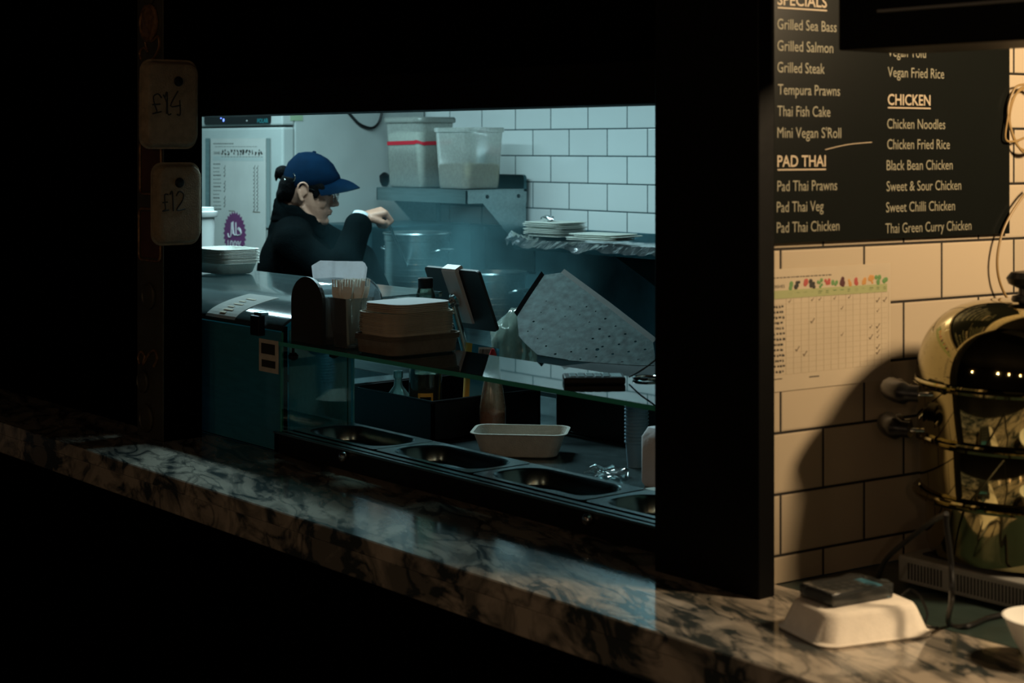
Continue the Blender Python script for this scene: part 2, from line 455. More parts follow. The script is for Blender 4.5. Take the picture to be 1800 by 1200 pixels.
# kitchen back wall (object origin kept at world zero so the tile pattern is registered)
mb = MB().box((-7.0, 4.35, 0), (-1.0, 4.45, 1.868))
struct(mb.build('wall_back', 'tileK', loc=(0, 0, 0)))
struct(MB().box((-7.0, 4.33, 1.868), (-1.0, 4.45, 2.6)).build('trim_1', 'steeldark'))
sbox('wall_left', (-7.1, 2.2, 0), (-7.0, 4.45, 2.6), 'panel')
sbox('ceiling', (-7.1, 2.2, 2.5), (-2.2, 4.45, 2.56), 'ceil')
sbox('ceiling', (-2.2, 2.2, 2.5), (.6, 4.45, 2.56), 'hallceil')
xpan0 = P(500, 300, Y=4.33).x; xpan1 = P(692, 300, Y=4.33).x
# header above the hatch, posts, facade wall
zt = 1.779
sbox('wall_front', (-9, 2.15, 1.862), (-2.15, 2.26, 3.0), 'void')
mb = MB().box((-3.95, 2.15, zt), (-2.15, 2.26, 1.862), .004)
struct(mb.build('trim_3', 'blackwood'))
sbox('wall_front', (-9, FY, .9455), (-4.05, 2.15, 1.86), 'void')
# carved post left of the hatch
x0p, x1p = P(240, 0, Y=2.03).x, P(285, 0, Y=2.03).x
pl = x1p
xin = P(355, 0, X=pl).y
post = thing('carved_post', 'dark carved wooden post with gilt medallions at the left jamb of the hatch', 'post', (x0p / 2 + x1p / 2, 2.03, .945))
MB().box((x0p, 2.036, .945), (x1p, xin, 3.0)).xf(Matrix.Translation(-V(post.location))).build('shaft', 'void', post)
MB().box((x0p, 2.032, .9455), (x1p, 2.0355, 3.0), .001).xf(Matrix.Translation(-V(post.location))).build('carved_facing', 'carved', post)
def onpost(px, py): return P(px, py, Y=2.03) - V(post.location)
def rframe(px0, py0, px1, py1, name, fill=None):
    a = onpost(px0, py0); b = onpost(px1, py1)
    cx, cz = (a.x + b.x) / 2, (a.z + b.z) / 2; lx, lz = abs(b.x - a.x), abs(a.z - b.z)
    pts = [V((p.x, .0, p.y)) for p in rr(lx, lz, .018, 0, cx, cz)]
    m = MB().tube(pts, .0035, 6, closed=True)
    m.build(name, 'gold', post, smooth=True)
    if fill:
        m = MB(); m.loft([[p + V((0, .004, 0)) for p in pts], [V((cx, .001, cz)) + (p - V((cx, 0, cz))) * .85 for p in pts]]); m.build('inlay', fill, post)
rframe(246, 133, 283, 228, 'carved_frame', 'red'); rframe(246, 248, 283, 342, 'carved_frame', 'red'); rframe(244, 366, 282, 460, 'carved_frame', 'red')
for (px, py, r) in ((262, -12, .034), (262, 40, .05), (252, 670, .03), (258, 735, .036), (262, 520, .035)):
    c = onpost(px, py); m = MB()
    m.lathe([(r, 0), (r, .004), (r * .85, .007), (r * .78, .004), (r * .5, .006), (r * .2, .009)], n=28)
    m.xf(Matrix.Translation(c) @ Matrix.Rotation(PI / 2, 4, 'X')).build('medallion', 'gold' if py == 40 else 'carved', post, smooth=True)
def scroll(pts, name='carved_scroll', r=.0035, m='gold'):
    MB().tube([onpost(*p) for p in pts], r, 6, smooth=5).build(name, m, post, smooth=True)
scroll([(248, 105), (246, 92), (254, 84), (260, 92), (256, 74), (268, 72), (278, 64), (280, 80), (276, 92), (270, 102), (262, 108), (252, 110)])
scroll([(246, 640), (243, 628), (248, 618), (254, 626), (252, 640), (262, 622), (272, 616), (276, 630), (270, 644)])
# right pillar
pr0, pr1 = -2.15, P(1334, 0, Y=FY).x
struct(MB().box((pr0, FY, .945), (pr1, 2.13, 3.0), .003).build('trim_4', 'black'))
# partition wall with tiled face
W0 = V((-1.956, 2.164, 0)); WD = V((.09585, .99540, 0)); WRZ = math.atan2(WD.y, WD.x)
mb = MB().box((-.034, 0, .9455), (1.9, .12, 2.5))
pw = struct(mb.build('wall_right', 'tileR', loc=(0, 0, 0))); pw.location = W0; pw.rotation_euler = (0, 0, WRZ)
def W(px, py, off=0.0):                         # pixel on the partition's tiled face -> (s, z)
    r = ray(px); det = -r.x * WD.y + WD.x * r.y
    o = V((W0.x, W0.y)) + V((WD.y, -WD.x)) * off
    t = (o.x * -WD.y + WD.x * o.y) / det
    s = (r.x * o.y - r.y * o.x) / det
    return s, CAM_Z - (py - HOR) / F_PX * t
def wallpt(s, z, off=0.): return W0 + WD * s + V((WD.y, -WD.x, 0)) * off + V((0, 0, z))
# overhead fascia of the right bay
fx = P(1488, 88, Y=FY).x
struct(MB().box((fx, FY - .02, P(1488, 88, Y=FY - .02).z), (1.2, 2.24, 3.0), .003).build('trim_5', 'black'))
za = P(1545, 22, Y=2.06).z
struct(MB().box((P(1545, 22, Y=2.06).x, 2.055, za), (1.2, 2.075, za + .004)).build('trim_6', 'hobm'))  # paler grey strip stands in for the highlight line along the fascia
# back wall of the right bay far behind
# hall: walls, ceiling
sbox('ceiling', (-9, -4, 3.0), (3, 2.2, 3.06), 'hallceil')
sbox('wall_hall', (-9, -4.06, 0), (3, -4, 3), 'hallceil')

# counter
cnt = thing('marble_counter', 'long polished veined marble service counter running below the hatch', 'counter', (-3, 2.0, 0))
T0 = Matrix.Translation(-V(cnt.location))
mb = MB().box((-7.5, 1.83, .913), (1.1, 2.19, .945), .0025, 1)
mb.xf(T0).build('marble_top', 'marble', cnt)
mb = MB().box((-7.5, 1.842, .857), (1.1, 1.87, .911), .003)
mb.xf(T0).build('marble_apron', 'marble', cnt)
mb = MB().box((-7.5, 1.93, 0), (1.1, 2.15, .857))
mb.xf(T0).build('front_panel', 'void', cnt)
bw = thing('bay_worktop', 'dark green worktop behind the marble in the tiled bay', 'worktop', (-1.2, 2.7, 0))
MB().prism([(W0.x + .004, 2.193), (1.0, 2.193), (1.0, 3.3), (W0.x + .10, 3.3)], 'z', .915, .944).xf(Matrix.Translation((1.2, -2.7, 0))).build('top', 'darkwork', bw)
MB().box((-1.7, 2.25, 0), (1.0, 3.25, .915)).xf(Matrix.Translation((1.2, -2.7, 0))).build('cabinet', 'void', bw)

# ================================================================== RIGHT BAY
# menu board
s0, zb = W(1349, 428); s1, _ = W(1767, 425)
brd = thing('menu_board', 'black menu board with cream lettering on the tiled wall above the steamer', 'menu board', wallpt(s0, zb, .001), WRZ)
ztop = 2.02
MB().box((0, -.010, 0), (s1 - s0, 0, ztop - zb), .001).build('panel', 'menub', brd)
def btext(s, xl, xr, yb, head=False):
    a, z = W(xl, yb, .011); b, _ = W(xr, yb, .011)
    w_ = b - a
    text_obj('heading' if head else 'lettering', s, 'menuhead' if head else 'menutext', brd, a - s0, z - zb, w=w_, h=(.0205 if head else .0192) / CAPH, y=-.0108, bold=.012 if head else 0.)
    if head:
        MB().box((a - s0, -.0112, z - zb - .0065), (b - s0, -.0100, z - zb - .004)).build('underline', 'menuhead', brd)
for s, l, r, y in (('Grilled Sea Bass', 1366, 1470, 51), ('Grilled Salmon', 1366, 1464, 89), ('Grilled Steak', 1366, 1449, 127), ('Tempura Prawns', 1367, 1476, 166),
                   ('Thai Fish Cake', 1366, 1459, 204), ("Mini Vegan S'Roll", 1366, 1478, 242), ('Pad Thai Prawns', 1366, 1471, 336), ('Pad Thai Veg', 1365, 1447, 373), ('Pad Thai Chicken', 1365, 1475, 409),
                   ('Vegan Tofu', 1560, 1627, 99), ('Vegan Fried Rice', 1560, 1659, 135), ('Chicken Noodles', 1559, 1661, 226), ('Chicken Fried Rice', 1559, 1669, 262),
                   ('Black Bean Chicken', 1558, 1674, 299), ('Sweet & Sour Chicken', 1558, 1689, 336), ('Sweet Chilli Chicken', 1557, 1678, 373), ('Thai Green Curry Chicken', 1556, 1707, 410)):
    btext(s, l, r, y)
btext('SPECIALS', 1366, 1453, 8, True); btext('PAD THAI', 1366, 1451, 293, True); btext('CHICKEN', 1560, 1635, 184, True)
sc = [W(1450, 263, .011), W(1490, 254, .011), W(1532, 250, .011)]
MB().tube([V((a - s0, -.0105, b - zb)) for a, b in sc], .0009, 6, smooth=6).build('scratch', 'menuhead', brd)

# allergen chart
def chart(root, Wd, Hh, seed, ticks, ink='ink', bold_names=True, papermat='papery', rows=14, depth=.0008):
    r = random.Random(seed)
    MB().box((0, -depth, 0), (Wd, 0, Hh)).build('sheet', papermat, root)
    y = -depth - .0003
    m = MB()
    def bar(m, x, z, w_, h_): m.box((x * Wd, y, z * Hh), ((x + w_) * Wd, -depth + .0001, (z + h_) * Hh))
    # title in small dark strokes
    x = .035
    while x < .50:
        l = r.uniform(.012, .035); bar(m, x, .925, l * .9, .008); x += l + .005
    m.build('title_line', ink, root)
    text_obj('heading', 'DISHES', ink, root, .035 * Wd, .845 * Hh, w=.09 * Wd, h=.030 * Hh / CAPH * .9, y=y)
    m = MB(); bar(m, .03, .755, .94, .07); m.build('header_band', 'green' if papermat == 'papery' else 'fridge', root)
    kinds = ['leaf', 'ink', 'redp', 'ink', 'leaf', 'redp', 'leaf', 'berry', 'orange', 'redp', 'orange', 'orange', 'leaf', 'leaf']
    for i in range(14):
        cx = .165 + i * .0605; m = MB()
        for k in range(5):
            ax, az = r.uniform(-.016, .016), r.uniform(-.028, .028)
            rx = r.uniform(.009, .017) * (1.4 if i == 7 else 1)
            m.ball(((cx + ax) * Wd, y + .0003, (.862 + az) * Hh), (rx * Wd, .0006, rx * Wd), 8)
        m.build('icon', kinds[i] if papermat == 'papery' else ('berry' if i == 7 else 'tickink'), root)
    m = MB()
    for i in range(14):
        bar(m, .150 + i * .0605, .795, r.uniform(.022, .036), .007)
        if r.random() < .4: bar(m, .150 + i * .0605, .780, .026, .006)
    m.build('column_names', 'leaf' if papermat == 'papery' else ink, root)
    m = MB()
    for k in range(rows + 1): bar(m, .03, .755 - k * .62 / rows, .94, .0025)
    for k in range(15): bar(m, .135 + k * .0605, .135, .0012, .62)
    m.build('grid_lines', 'inkfaint' if papermat == 'papery' else 'fridge', root)
    for k in range(rows):
        z = .755 - (k + .6) * .62 / rows; m = MB(); x = .035
        if k == 0: continue
        while x < .11:
            l = r.uniform(.008, .022); bar(m, x, z + r.uniform(-.004, .004), l, .014 if bold_names else .007)
            if bold_names: bar(m, x, z + .012, l * r.uniform(.5, 1), .006)
            x += l + r.uniform(.003, .012)
        m.build('row_name', ink, root)
    for (cx, k, big) in ticks:
        z = (.755 - (k + .5) * .62 / rows) * Hh; x = (.165 + cx * .0605) * Wd; q = .010 * Wd * (1.5 if big else 1)
        MB().tube([V((x - q, y, z)), V((x - q * .5, y, z - q * .7)), V((x + q, y, z + q))], .0009 if big else .0006, 4).build('tick', 'tickink', root)
    m = MB(); bar(m, .32, .09, .08, .009); bar(m, .035, .10, .07, .007); m.build('footer', ink, root)
a, zl = W(1350, 690); b, zh = W(1564, 462)
ch = thing('allergen_chart', 'laminated allergen chart with green header taped to cream tiles below the menu board', 'chart', wallpt(a, zl, .001), WRZ)
chart(ch, b - a, zh - zl, 3, [(0, 0, 0), (3, 0, 0), (4, 0, 0), (6, 0, 0), (8, 0, 0), (12, 1, 1), (13, 1, 1), (7, 2, 0), (3, 4, 1), (12, 3, 0), (11, 6, 0), (12, 6, 1), (12, 7, 0), (7, 7, 0), (11, 8, 1), (12, 8, 0), (1, 9, 1), (12, 10, 1), (2, 10, 1), (12, 11, 1)])

# steamer
hb = P(1578, 1025, Z=.945)
hob = thing('electric_hob', 'grey hob with vented front under the steel steamer', 'hob', (hb.x, hb.y, .945), 0)
MB().box((0, 0, .004), (.42, .40, .050), .004).build('body', 'hobm', hob)
m = MB()
for i in range(58):
    x = .022 + i * .0067
    if 11 <= i <= 12: continue
    m.box((x, -.0012, .012), (x + .0028, .002, .040))
m.build('vent_slots', 'ink', hob)
MB().box((.03, .03, .050), (.39, .37, .0535), .001).build('glass_plate', 'blackplastic', hob)
m = MB()
for q in ((.02, .02), (.40, .02), (.02, .38), (.40, .38)): m.lathe([(.01, 0), (.01, .006)], (q[0], q[1], 0), 12)
m.build('feet', 'blackplastic', hob)
pc = ray(1800) * 2.90; R_ = .181
stm = thing('steamer_pot', 'large polished steel tiered steamer with domed lid and black handles', 'pot', (pc.x, pc.y, .9985))
def zz(py): return CAM_Z - (py - HOR) / F_PX * 2.72 - .9985
z1, z2, z3, zb_ = zz(697), zz(800), zz(905), 0.0
m = MB().lathe([(.150, 0), (.160, .004), (.165, .02), (.166, z3 - .02), (R_ - .006, z3), (R_ - .006, z2 - .004)], n=72, cap1=False); m.build('base_pot', 'pot', stm, smooth=True)
m = MB().lathe([(R_ - .004, z2), (R_ - .001, z2 + .004), (R_ - .001, z1 - .004), (R_, z1)], n=72, cap0=False, cap1=False); m.build('steamer_tier', 'pot', stm, smooth=True)
for z in (z1, z2, z3):
    m = MB(); k = 72
    m.lathe([(R_ - .004, z - .007), (R_ + .004, z - .007), (R_ + .007, z - .002), (R_ + .003, z), (R_ + .006, z + .003), (R_ + .003, z + .006), (R_ - .004, z + .006)], n=72, cap0=False, cap1=False)
    m.build('rim_band', 'pot', stm, smooth=True)
# domed lid
prof = []
for i in range(15):
    a_ = PI / 2 * i / 14
    prof.append((max(.002, (R_ + .001) * math.cos(a_) ** .62), z1 + .008 + .133 * math.sin(a_)))
lid = MB().lathe(prof, n=72, cap0=False).build('lid', 'pot', stm, smooth=True)
m = MB().lathe([(.022, z1 + .139), (.020, z1 + .147), (.010, z1 + .150), (.009, z1 + .160), (.026, z1 + .168), (.030, z1 + .178), (.022, z1 + .188), (.003, z1 + .191)], n=28)
m.build('lid_knob', 'potblack', lid, smooth=True)
def pot_handle(ang, z, big=1.):
    c, s_ = math.cos(ang), math.sin(ang); rd = V((c, s_, 0)); tg = V((-s_, c, 0)); w_ = .050
    m = MB(); b0 = rd * (R_ + .002) + V((0, 0, z))
    pts = [b0 - tg * w_, b0 - tg * w_ * .9 + rd * .022, b0 - tg * w_ * .5 + rd * .046, b0 + tg * w_ * .5 + rd * .046, b0 + tg * w_ * .9 + rd * .022, b0 + tg * w_]
    hd = MB().tube(pts, .0035, 8, smooth=4).build('handle', 'chrome', stm, smooth=True)
    m = MB().tube([pts[1], pts[2], pts[3], pts[4]], [.014, .019, .019, .014], 12, smooth=5); m.build('grip', 'potblack', hd, smooth=True)
ang_left = math.atan2(-RT.y, -RT.x)
pot_handle(ang_left + .12, z1 - .012); pot_handle(ang_left - .02, z2 + .018); pot_handle(ang_left + .12 + PI, z1 - .012); pot_handle(ang_left - .02 + PI, z2 + .018)
# brackets of handle, a small latch seen on tier
# cables
def cable(name, label, pts, r, m='cable', cat='cable', k=8):
    o = MB().tube(pts, r, 8, smooth=k).build(name, m, smooth=True); return tag(o, label, cat)
zc = .949
cable('power_cable', 'black cable hanging down beside steamer and trailing right over the dark worktop', [P(1664, 905, D=2.56), P(1664, 925, D=2.56), P(1672, 990, D=2.56), P(1673, 1050, D=2.55), P(1668, 1096, Z=zc), P(1700, 1100, Z=zc), P(1740, 1085, Z=zc), P(1790, 1078, Z=zc), P(1850, 1090, Z=zc)], .0045)
cable('power_cable', 'black cable sloping from steamer side down to the worktop at the tiles', [P(1664, 903, D=2.57), P(1640, 915, D=2.62), P(1600, 945, D=2.74), P(1560, 980, D=2.82), P(1545, 1010, D=2.85), P(1543, 1032, Z=zc)], .0045)
cable('thin_cable', 'thin black wire looping behind the white tray to the hob', [P(1585, 1046, D=2.72), P(1600, 1036, D=2.75), P(1618, 1050, D=2.70), P(1630, 1078, D=2.66), P(1626, 1100, Z=.947), P(1650, 1103, Z=.947)], .0022)
def wcab(name, label, pts, r, off=.02, m='brass'):
    return cable(name, label, [wallpt(*W(p[0], p[1], off), off) for p in pts], r, m)
wcab('flex_coil', 'tan flex coiled in loops hanging on the tiles right of the menu board', [(1800, 148), (1784, 155), (1772, 190), (1776, 225), (1790, 258), (1815, 262), (1835, 225), (1828, 175), (1806, 152), (1786, 165), (1775, 205), (1782, 240), (1800, 268), (1824, 255), (1832, 200), (1815, 160), (1795, 158), (1778, 178), (1770, 215), (1768, 245), (1785, 248), (1805, 240)], .0022)
wcab('tan_flex', 'tan flex drooping down the tiles from the board edge to the steamer lid', [(1812, 330), (1798, 345), (1775, 380), (1760, 415), (1753, 455), (1756, 490), (1768, 520), (1785, 540)], .0025)
# upturned tray and card reader
tr = thing('upturned_tray', 'white pulp food tray upside down on the marble under the card reader', 'tray', (-1.688, 2.075, .945), math.radians(73))
rrloft([(.205, .150, .028, .001), (.207, .152, .028, .004), (.198, .143, .03, .007), (.172, .120, .026, .040), (.165, .112, .024, .046), (.155, .104, .02, .048)], True, True).build('shell', 'traywhite', tr, smooth=True)
crd = thing('card_reader', 'black card reader wrapped in clear film on the upturned white tray', 'card reader', (-1.705, 2.075, .9935), math.radians(73 + 8))
MB().box((-.058, -.036, 0), (.058, .036, .017), .004).build('body', 'blackplastic', crd)
m = MB()
for i in range(5):
    for j in range(3): m.box((-.045 + i * .017, -.022 + j * .016, .017), (-.033 + i * .017, -.011 + j * .016, .0185), .001)
m.build('keys', 'hobm', crd)
MB().box((.036, -.024, .017), (.054, .024, .0178)).build('screen', 'blue', crd)
m = MB(); m.box((-.062, -.040, -.0004), (.064, .040, .021), .004, 2)
bmesh.ops.subdivide_edges(m.bm, edges=m.bm.edges[:], cuts=5, use_grid_fill=True)
for v in m.bm.verts:
    if v.co.z > .003: v.co += V((noise.noise(v.co * 60), noise.noise(v.co * 60 + V((9, 0, 0))), noise.noise(v.co * 60 + V((0, 9, 0))))) * .003 + V((0, 0, .0015))
m.build('film_wrap', 'film', crd, smooth=True)
m = MB().ball((.075, .0, .009), (.018, .014, .009), 12)
for v in m.bm.verts: v.co += v.co.normalized() * noise.noise(v.co * 90) * .006
m.build('film_knot', 'film', crd, smooth=True)
# bowl at the edge
bc = P(1832, 1165, Z=.945)
bo = MB().lathe([(.028, 0), (.03, .004), (.045, .03), (.060, .062), (.063, .066), (.060, .067), (.057, .062), (.043, .032), (.025, .008), (.001, .007)], n=40)
o = bo.build('bowl', 'white', smooth=True, loc=(bc.x, bc.y + .01, .9445)); tag(o, 'white round bowl on the dark worktop at the right edge of the photo', 'bowl')
# bay lamp fitting (its light hangs inside it)
bl = thing('bay_lamp', 'warm shaded lamp hanging from the ceiling over the right bay', 'lamp', (-.80, 2.70, 2.14))
rotm = (V((-1.95, 2.35, 1.20)) - V((-.80, 2.70, 2.14))).to_track_quat('Z', 'Y').to_matrix().to_4x4()
MB().lathe([(.02, -.07), (.035, -.06), (.07, .03), (.068, .03), (.033, -.058)], n=24, cap0=False, cap1=False).xf(rotm).build('shade', 'black', bl, smooth=True)
MB().tube([rotm @ V((0, 0, -.06)), V((.06, .02, .12)), V((.06, .02, .36))], .006, 8).build('stem', 'black', bl, smooth=True)

# ================================================================== HALL LAMPS
for i, p in enumerate(HALL):
    t = thing('pendant_bulb', ['bare warm pendant bulb in the hall left of the camera', 'bare warm pendant bulb in the hall right of the camera', 'bare warm pendant bulb far left in the hall', 'bare warm pendant bulb just left above the camera', 'bare warm pendant bulb directly behind the camera'][i], 'lamp', p, 0)
    MB().ball((0, 0, 0), (.03, .03, .038), 16).build('bulb', 'bulb', t, smooth=True)
    MB().tube([(0, 0, .03), (0, 0, 3.0 - p[2])], .004, 6).build('cord', 'black', t)
    MB().lathe([(.016, .03), (.018, .035), (.018, .07), (.006, .075)], n=16).build('socket', 'black', t)
    l = bpy.data.lights.new('pendant_light', 'POINT'); l.energy = (9.0, 7.0, 5.0, 3.0, 3.0)[i]; l.color = (1, .76, .50); l.shadow_soft_size = .04
    lo = bpy.data.objects.new('pendant_light', l); C.objects.link(lo); lo.location = V(p) - V((0, 0, .09))

# ================================================================== KITCHEN
for i, p in enumerate([(-5.45, 2.95, 2.5), (-4.25, 2.95, 2.5)]):
    t = thing('ceiling_light', ['long strip light on kitchen ceiling above the cook', 'long strip light on kitchen ceiling above the food pans'][i], 'light fitting', p)
    MB().box((-.57, -.09, -.04), (.57, .09, 0), .004).build('housing', 'white', t)
    MB().tube([(-.53, 0, -.048), (.53, 0, -.048)], .007, 8).build('tube', 'tube', t)

# fridge
fl, fr_ = P(340, 0, Y=3.65).x, P(507, 0, Y=3.65).x
fz = lambda py, Y=3.65, px=430: P(px, py, Y=Y).z
fg = thing('upright_fridge', 'tall pale upright fridge with black control strip behind the cook', 'fridge', (fl, 3.65, 0))
fw = fr_ - fl
MB().box((0, .03, .1), (fw, .69, 2.05), .006).build('body', 'fridge', fg)
dz = fz(223)
xd = P(500, 0, Y=3.63).x - fl
MB().box((.0, -.03, .12), (xd, .028, dz - .004), .008).build('door', 'fridge', fg)
MB().box((0, -.03, dz + .004), (fw, .028, 2.05), .006).build('fascia', 'fridge', fg)
a = P(356, 222, Y=3.62) - V(fg.location); b = P(478, 204, Y=3.62) - V(fg.location)
a2 = P(361, 219, Y=3.62) - V(fg.location); b2 = P(477, 205, Y=3.62) - V(fg.location)
m = MB(); pts = rr(b2.x - a2.x, (b2.z - a2.z) + .02, .014, 0, (a2.x + b2.x) / 2, (a2.z + b2.z) / 2 + .008)
m.loft([[V((p.x, -.031, p.y)) for p in pts], [V((p.x, -.036, p.y)) for p in pts]])
cs = m.build('control_strip', 'blackplastic', fg)
q = P(391, 211, Y=3.61) - V(fg.location)
MB().box((q.x, -.0375, q.z - .006), (q.x + .008, -.0365, q.z + .006)).build('display_digits', 'led', cs)
MB().box((q.x - .022, -.0375, q.z + .006), (q.x - .014, -.0365, q.z + .010)).build('display_digits', 'led', cs)
q = P(432, 212, Y=3.61) - V(fg.location)
MB().box((q.x, -.0375, q.z - .003), (q.x + .006, -.0365, q.z + .002)).build('button', 'white', cs)
ql = P(451, 216, Y=3.61) - V(fg.location); qr = P(470, 216, Y=3.61) - V(fg.location)
text_obj('lettering', 'POLAR', 'tealtext', cs, ql.x, ql.z, w=qr.x - ql.x, h=.026, y=-.0365, bold=.01)
# mirror-like strips either side of the poster
for (pa, pb, ya, yb, nm) in ((363, 370, 243, 440, 'steel'), (468, 477, 243, 400, 'chrome')):
    A = P(pa, yb, Y=3.62) - V(fg.location); B = P(pb, ya, Y=3.62) - V(fg.location)
    MB().box((A.x, -.036, A.z), (B.x, -.030, B.z), .001).build('door_strip', nm, fg)
# poster on fridge
A = P(371, 470, Y=3.615); B = P(468, 243, Y=3.615)
fp = thing('allergen_chart', 'tall grey allergen poster with purple halal badge on the fridge door', 'poster', (A.x, 3.6135, A.z))
Wd = B.x - A.x; Hh = B.z - A.z
MB().box((0, -.001, 0), (Wd, 0, Hh)).build('sheet', 'paper', fp)
def fpt(px, py): p = P(px, py, Y=3.612); return V((p.x - A.x, -.0014, p.z - A.z))
m = MB()
def fb(m, px, py, w_, h_=1.2):
    a_ = fpt(px, py); m.box((a_.x, -.0016, a_.z), (a_.x + w_ / 1.98e2 * .99, -.0009, a_.z + h_ / 400))
for x in range(375, 410, 4): fb(m, x, 253, 3.2)
for x in range(378, 450, 5): fb(m, x, 258, 3.6, .6)
m.build('title_line', 'ink', fp)
text_obj('heading', 'DISHES', 'ink', fp, fpt(376, 271).x, fpt(376, 271).z, w=fpt(387, 0).x - fpt(376, 0).x, h=.016, y=-.0016)
r5 = random.Random(5)
for i in range(14):
    c = fpt(391 + i * 5.3, 268); m = MB()
    for k in range(5):
        m.ball(c + V((r5.uniform(-.006, .006), 0, r5.uniform(-.010, .010))), (r5.uniform(.003, .006) * (1.5 if i == 7 else 1), .0005, r5.uniform(.003, .006)), 8)
    m.build('icon', 'ink', fp)
a_, b_ = fpt(374, 282), fpt(463, 275)
MB().box((a_.x, -.0013, a_.z), (b_.x, -.0009, b_.z)).build('header_band', 'fridge', fp)
m = MB()
for i in range(14): fb(m, 389 + i * 5.3, 276, 3.4, .8)
m.build('column_names', 'tickink', fp)
for k in range(13):
    m = MB(); y_ = 289 + k * 6.6
    x = 375.
    while x < 386:
        l = r5.uniform(1.5, 4); fb(m, x, y_, l * .9, 1.6 if k % 3 == 0 else .9); x += l + .8
    m.build('row_name', 'ink', fp)
for k in range(12):
    for cx in ((395,) if k % 4 != 3 else ()) + ((447, 452.5)):
        c = fpt(cx, 294 + k * 6.7)
        MB().tube([c + V((-.006, 0, -.002)), c + V((-.003, 0, -.008)), c + V((.006, 0, .008))], .0012, 4).build('tick', 'ink', fp)
m = MB(); fb(m, 372, 371, 9, 1.2); fb(m, 402, 371, 10, 1.2); fb(m, 444, 373, 12, 1.4); m.build('footer', 'tickink', fp)
# halal badge: scalloped disc
c = fpt(412.5, 411); m = MB(); ring = []
for i in range(56):
    r_ = .097 if i % 2 == 0 else .084
    ring.append(c + V((r_ * math.sin(2 * PI * i / 56), 0, r_ * math.cos(2 * PI * i / 56))))
m.loft([[p + V((0, .0004, 0)) for p in ring], [p + V((0, -.0006, 0)) for p in ring]])
bdg = m.build('badge', 'purple', fp)
def stroke(pts, r_=.0030):
    MB().tube([V((c.x + p[0] * 1.15, c.y - .0008, c.z + p[1])) for p in pts], r_, 6, smooth=4).build('arabic_lettering', 'badgewhite', bdg)
stroke([(.050, .004), (.044, .020), (.032, .027), (.024, .022), (.038, .017), (.048, .004), (.036, -.004), (.012, -.004)])
stroke([(.012, -.004), (.010, .050)]); stroke([(.012, -.004), (.000, -.004), (-.006, .010), (-.012, .050)])
stroke([(-.012, .000), (-.010, .052), (-.020, .016)]); stroke([(-.020, .048), (-.024, .0), (-.030, -.014), (-.042, -.014), (-.048, .0)])
text_obj('lettering', '100%', 'badgewhite', bdg, c.x - .058, c.z - .062, w=.118, h=.048, y=c.y - .0014, bold=.02)

# green sticker and cable loop on the wall panel
p = P(521, 207, X=fr_)
o = MB().box((fr_ + .0003, p.y - .03, p.z - .012), (fr_ + .002, p.y + .03, p.z + .03)).build('wall_sticker', 'sticker'); tag(o, 'small green sticker on the fridge side above the cook', 'sticker')
cable('wall_cable', 'black cable drooping across pale fridge side left of the frosted tubs', [P(a_, b_, X=fr_ + .012) for a_, b_ in ((610, 195), (618, 204), (632, 218), (652, 225), (664, 218), (670, 203), (671, 190))], .006)

# steel splashback behind the cooking line, and its lower tile band
zs = P(900, 396, Y=4.33).z
sx0 = -5.86
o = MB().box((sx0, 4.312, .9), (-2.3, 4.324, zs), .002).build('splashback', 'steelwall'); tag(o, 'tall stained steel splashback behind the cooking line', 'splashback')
# dark steel sheet under the shelf
a = P(690, 396, Y=4.34); b = P(772, 345, Y=4.34)
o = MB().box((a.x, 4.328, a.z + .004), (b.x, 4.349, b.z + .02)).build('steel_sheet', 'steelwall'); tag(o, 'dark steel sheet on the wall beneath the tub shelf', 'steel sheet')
p = P(600, 395, Y=3.75)
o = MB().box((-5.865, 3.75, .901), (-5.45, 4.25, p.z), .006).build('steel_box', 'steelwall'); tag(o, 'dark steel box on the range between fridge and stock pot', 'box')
# back counter range
rg = thing('cooking_range', 'long low steel cooking range along the kitchen back wall', 'range', (-4.2, 3.9, 0))
TR = Matrix.Translation((4.2, -3.9, 0))
MB().box((-5.84, 3.60, .1), (-2.5, 4.31, .86), .004).xf(TR).build('body', 'steeldark', rg)
MB().box((-5.86, 3.57, .86), (-2.5, 4.311, .90), .004).xf(TR).build('top', 'steel', rg)
for i in range(5):
    MB().lathe([(.022, 0), (.022, .02), (.018, .028)], n=16).xf(Matrix.Translation((-5.5 + i * .5 + 4.2, 3.60 - 3.9, .78)) @ Matrix.Rotation(PI / 2, 4, 'X')).build('knob', 'blackplastic', rg)

# wall shelf with tubs
SX0, SX1 = P(662, 0, Y=4.016).x, -5.18
sz = P(823, 334, Y=4.016).z
sh = thing('wall_shelf', 'steel wall shelf with folded edge carrying the two frosted tubs', 'shelf', ((SX0 + SX1) / 2, 4.018, sz))
TS = Matrix.Translation(-V(sh.location))
m = MB(); m.box((SX0, 4.016, sz - .006), (SX1, 4.322, sz), .001); m.box((SX0, 4.016, sz - .054), (SX1, 4.022, sz - .004)); m.box((SX1 - .006, 4.016, sz - .054), (SX1, 4.322, sz - .004)); m.box((SX0, 4.016, sz - .054), (SX0 + .006, 4.322, sz - .004))
m.xf(TS).build('shelf_tray', 'steel', sh)
m = MB(); m.prism([(SX0, sz - .01), (SX1, sz - .01), (SX1, sz + .045), (SX1 - .006, sz + .054), (SX1 - .016, sz + .057), (SX0, sz + .057)], 'y', 4.308, 4.322)
m.xf(TS).build('upstand', 'steeldark', sh)
for x in (SX1 - .004, SX0 + .004):
    m = MB(); m.prism([(4.10, sz - .054), (4.322, sz - .054), (4.322, sz - .19), (4.24, sz - .19)], 'x', x - .004, x)
    m.xf(TS).build('bracket', 'steel', sh)
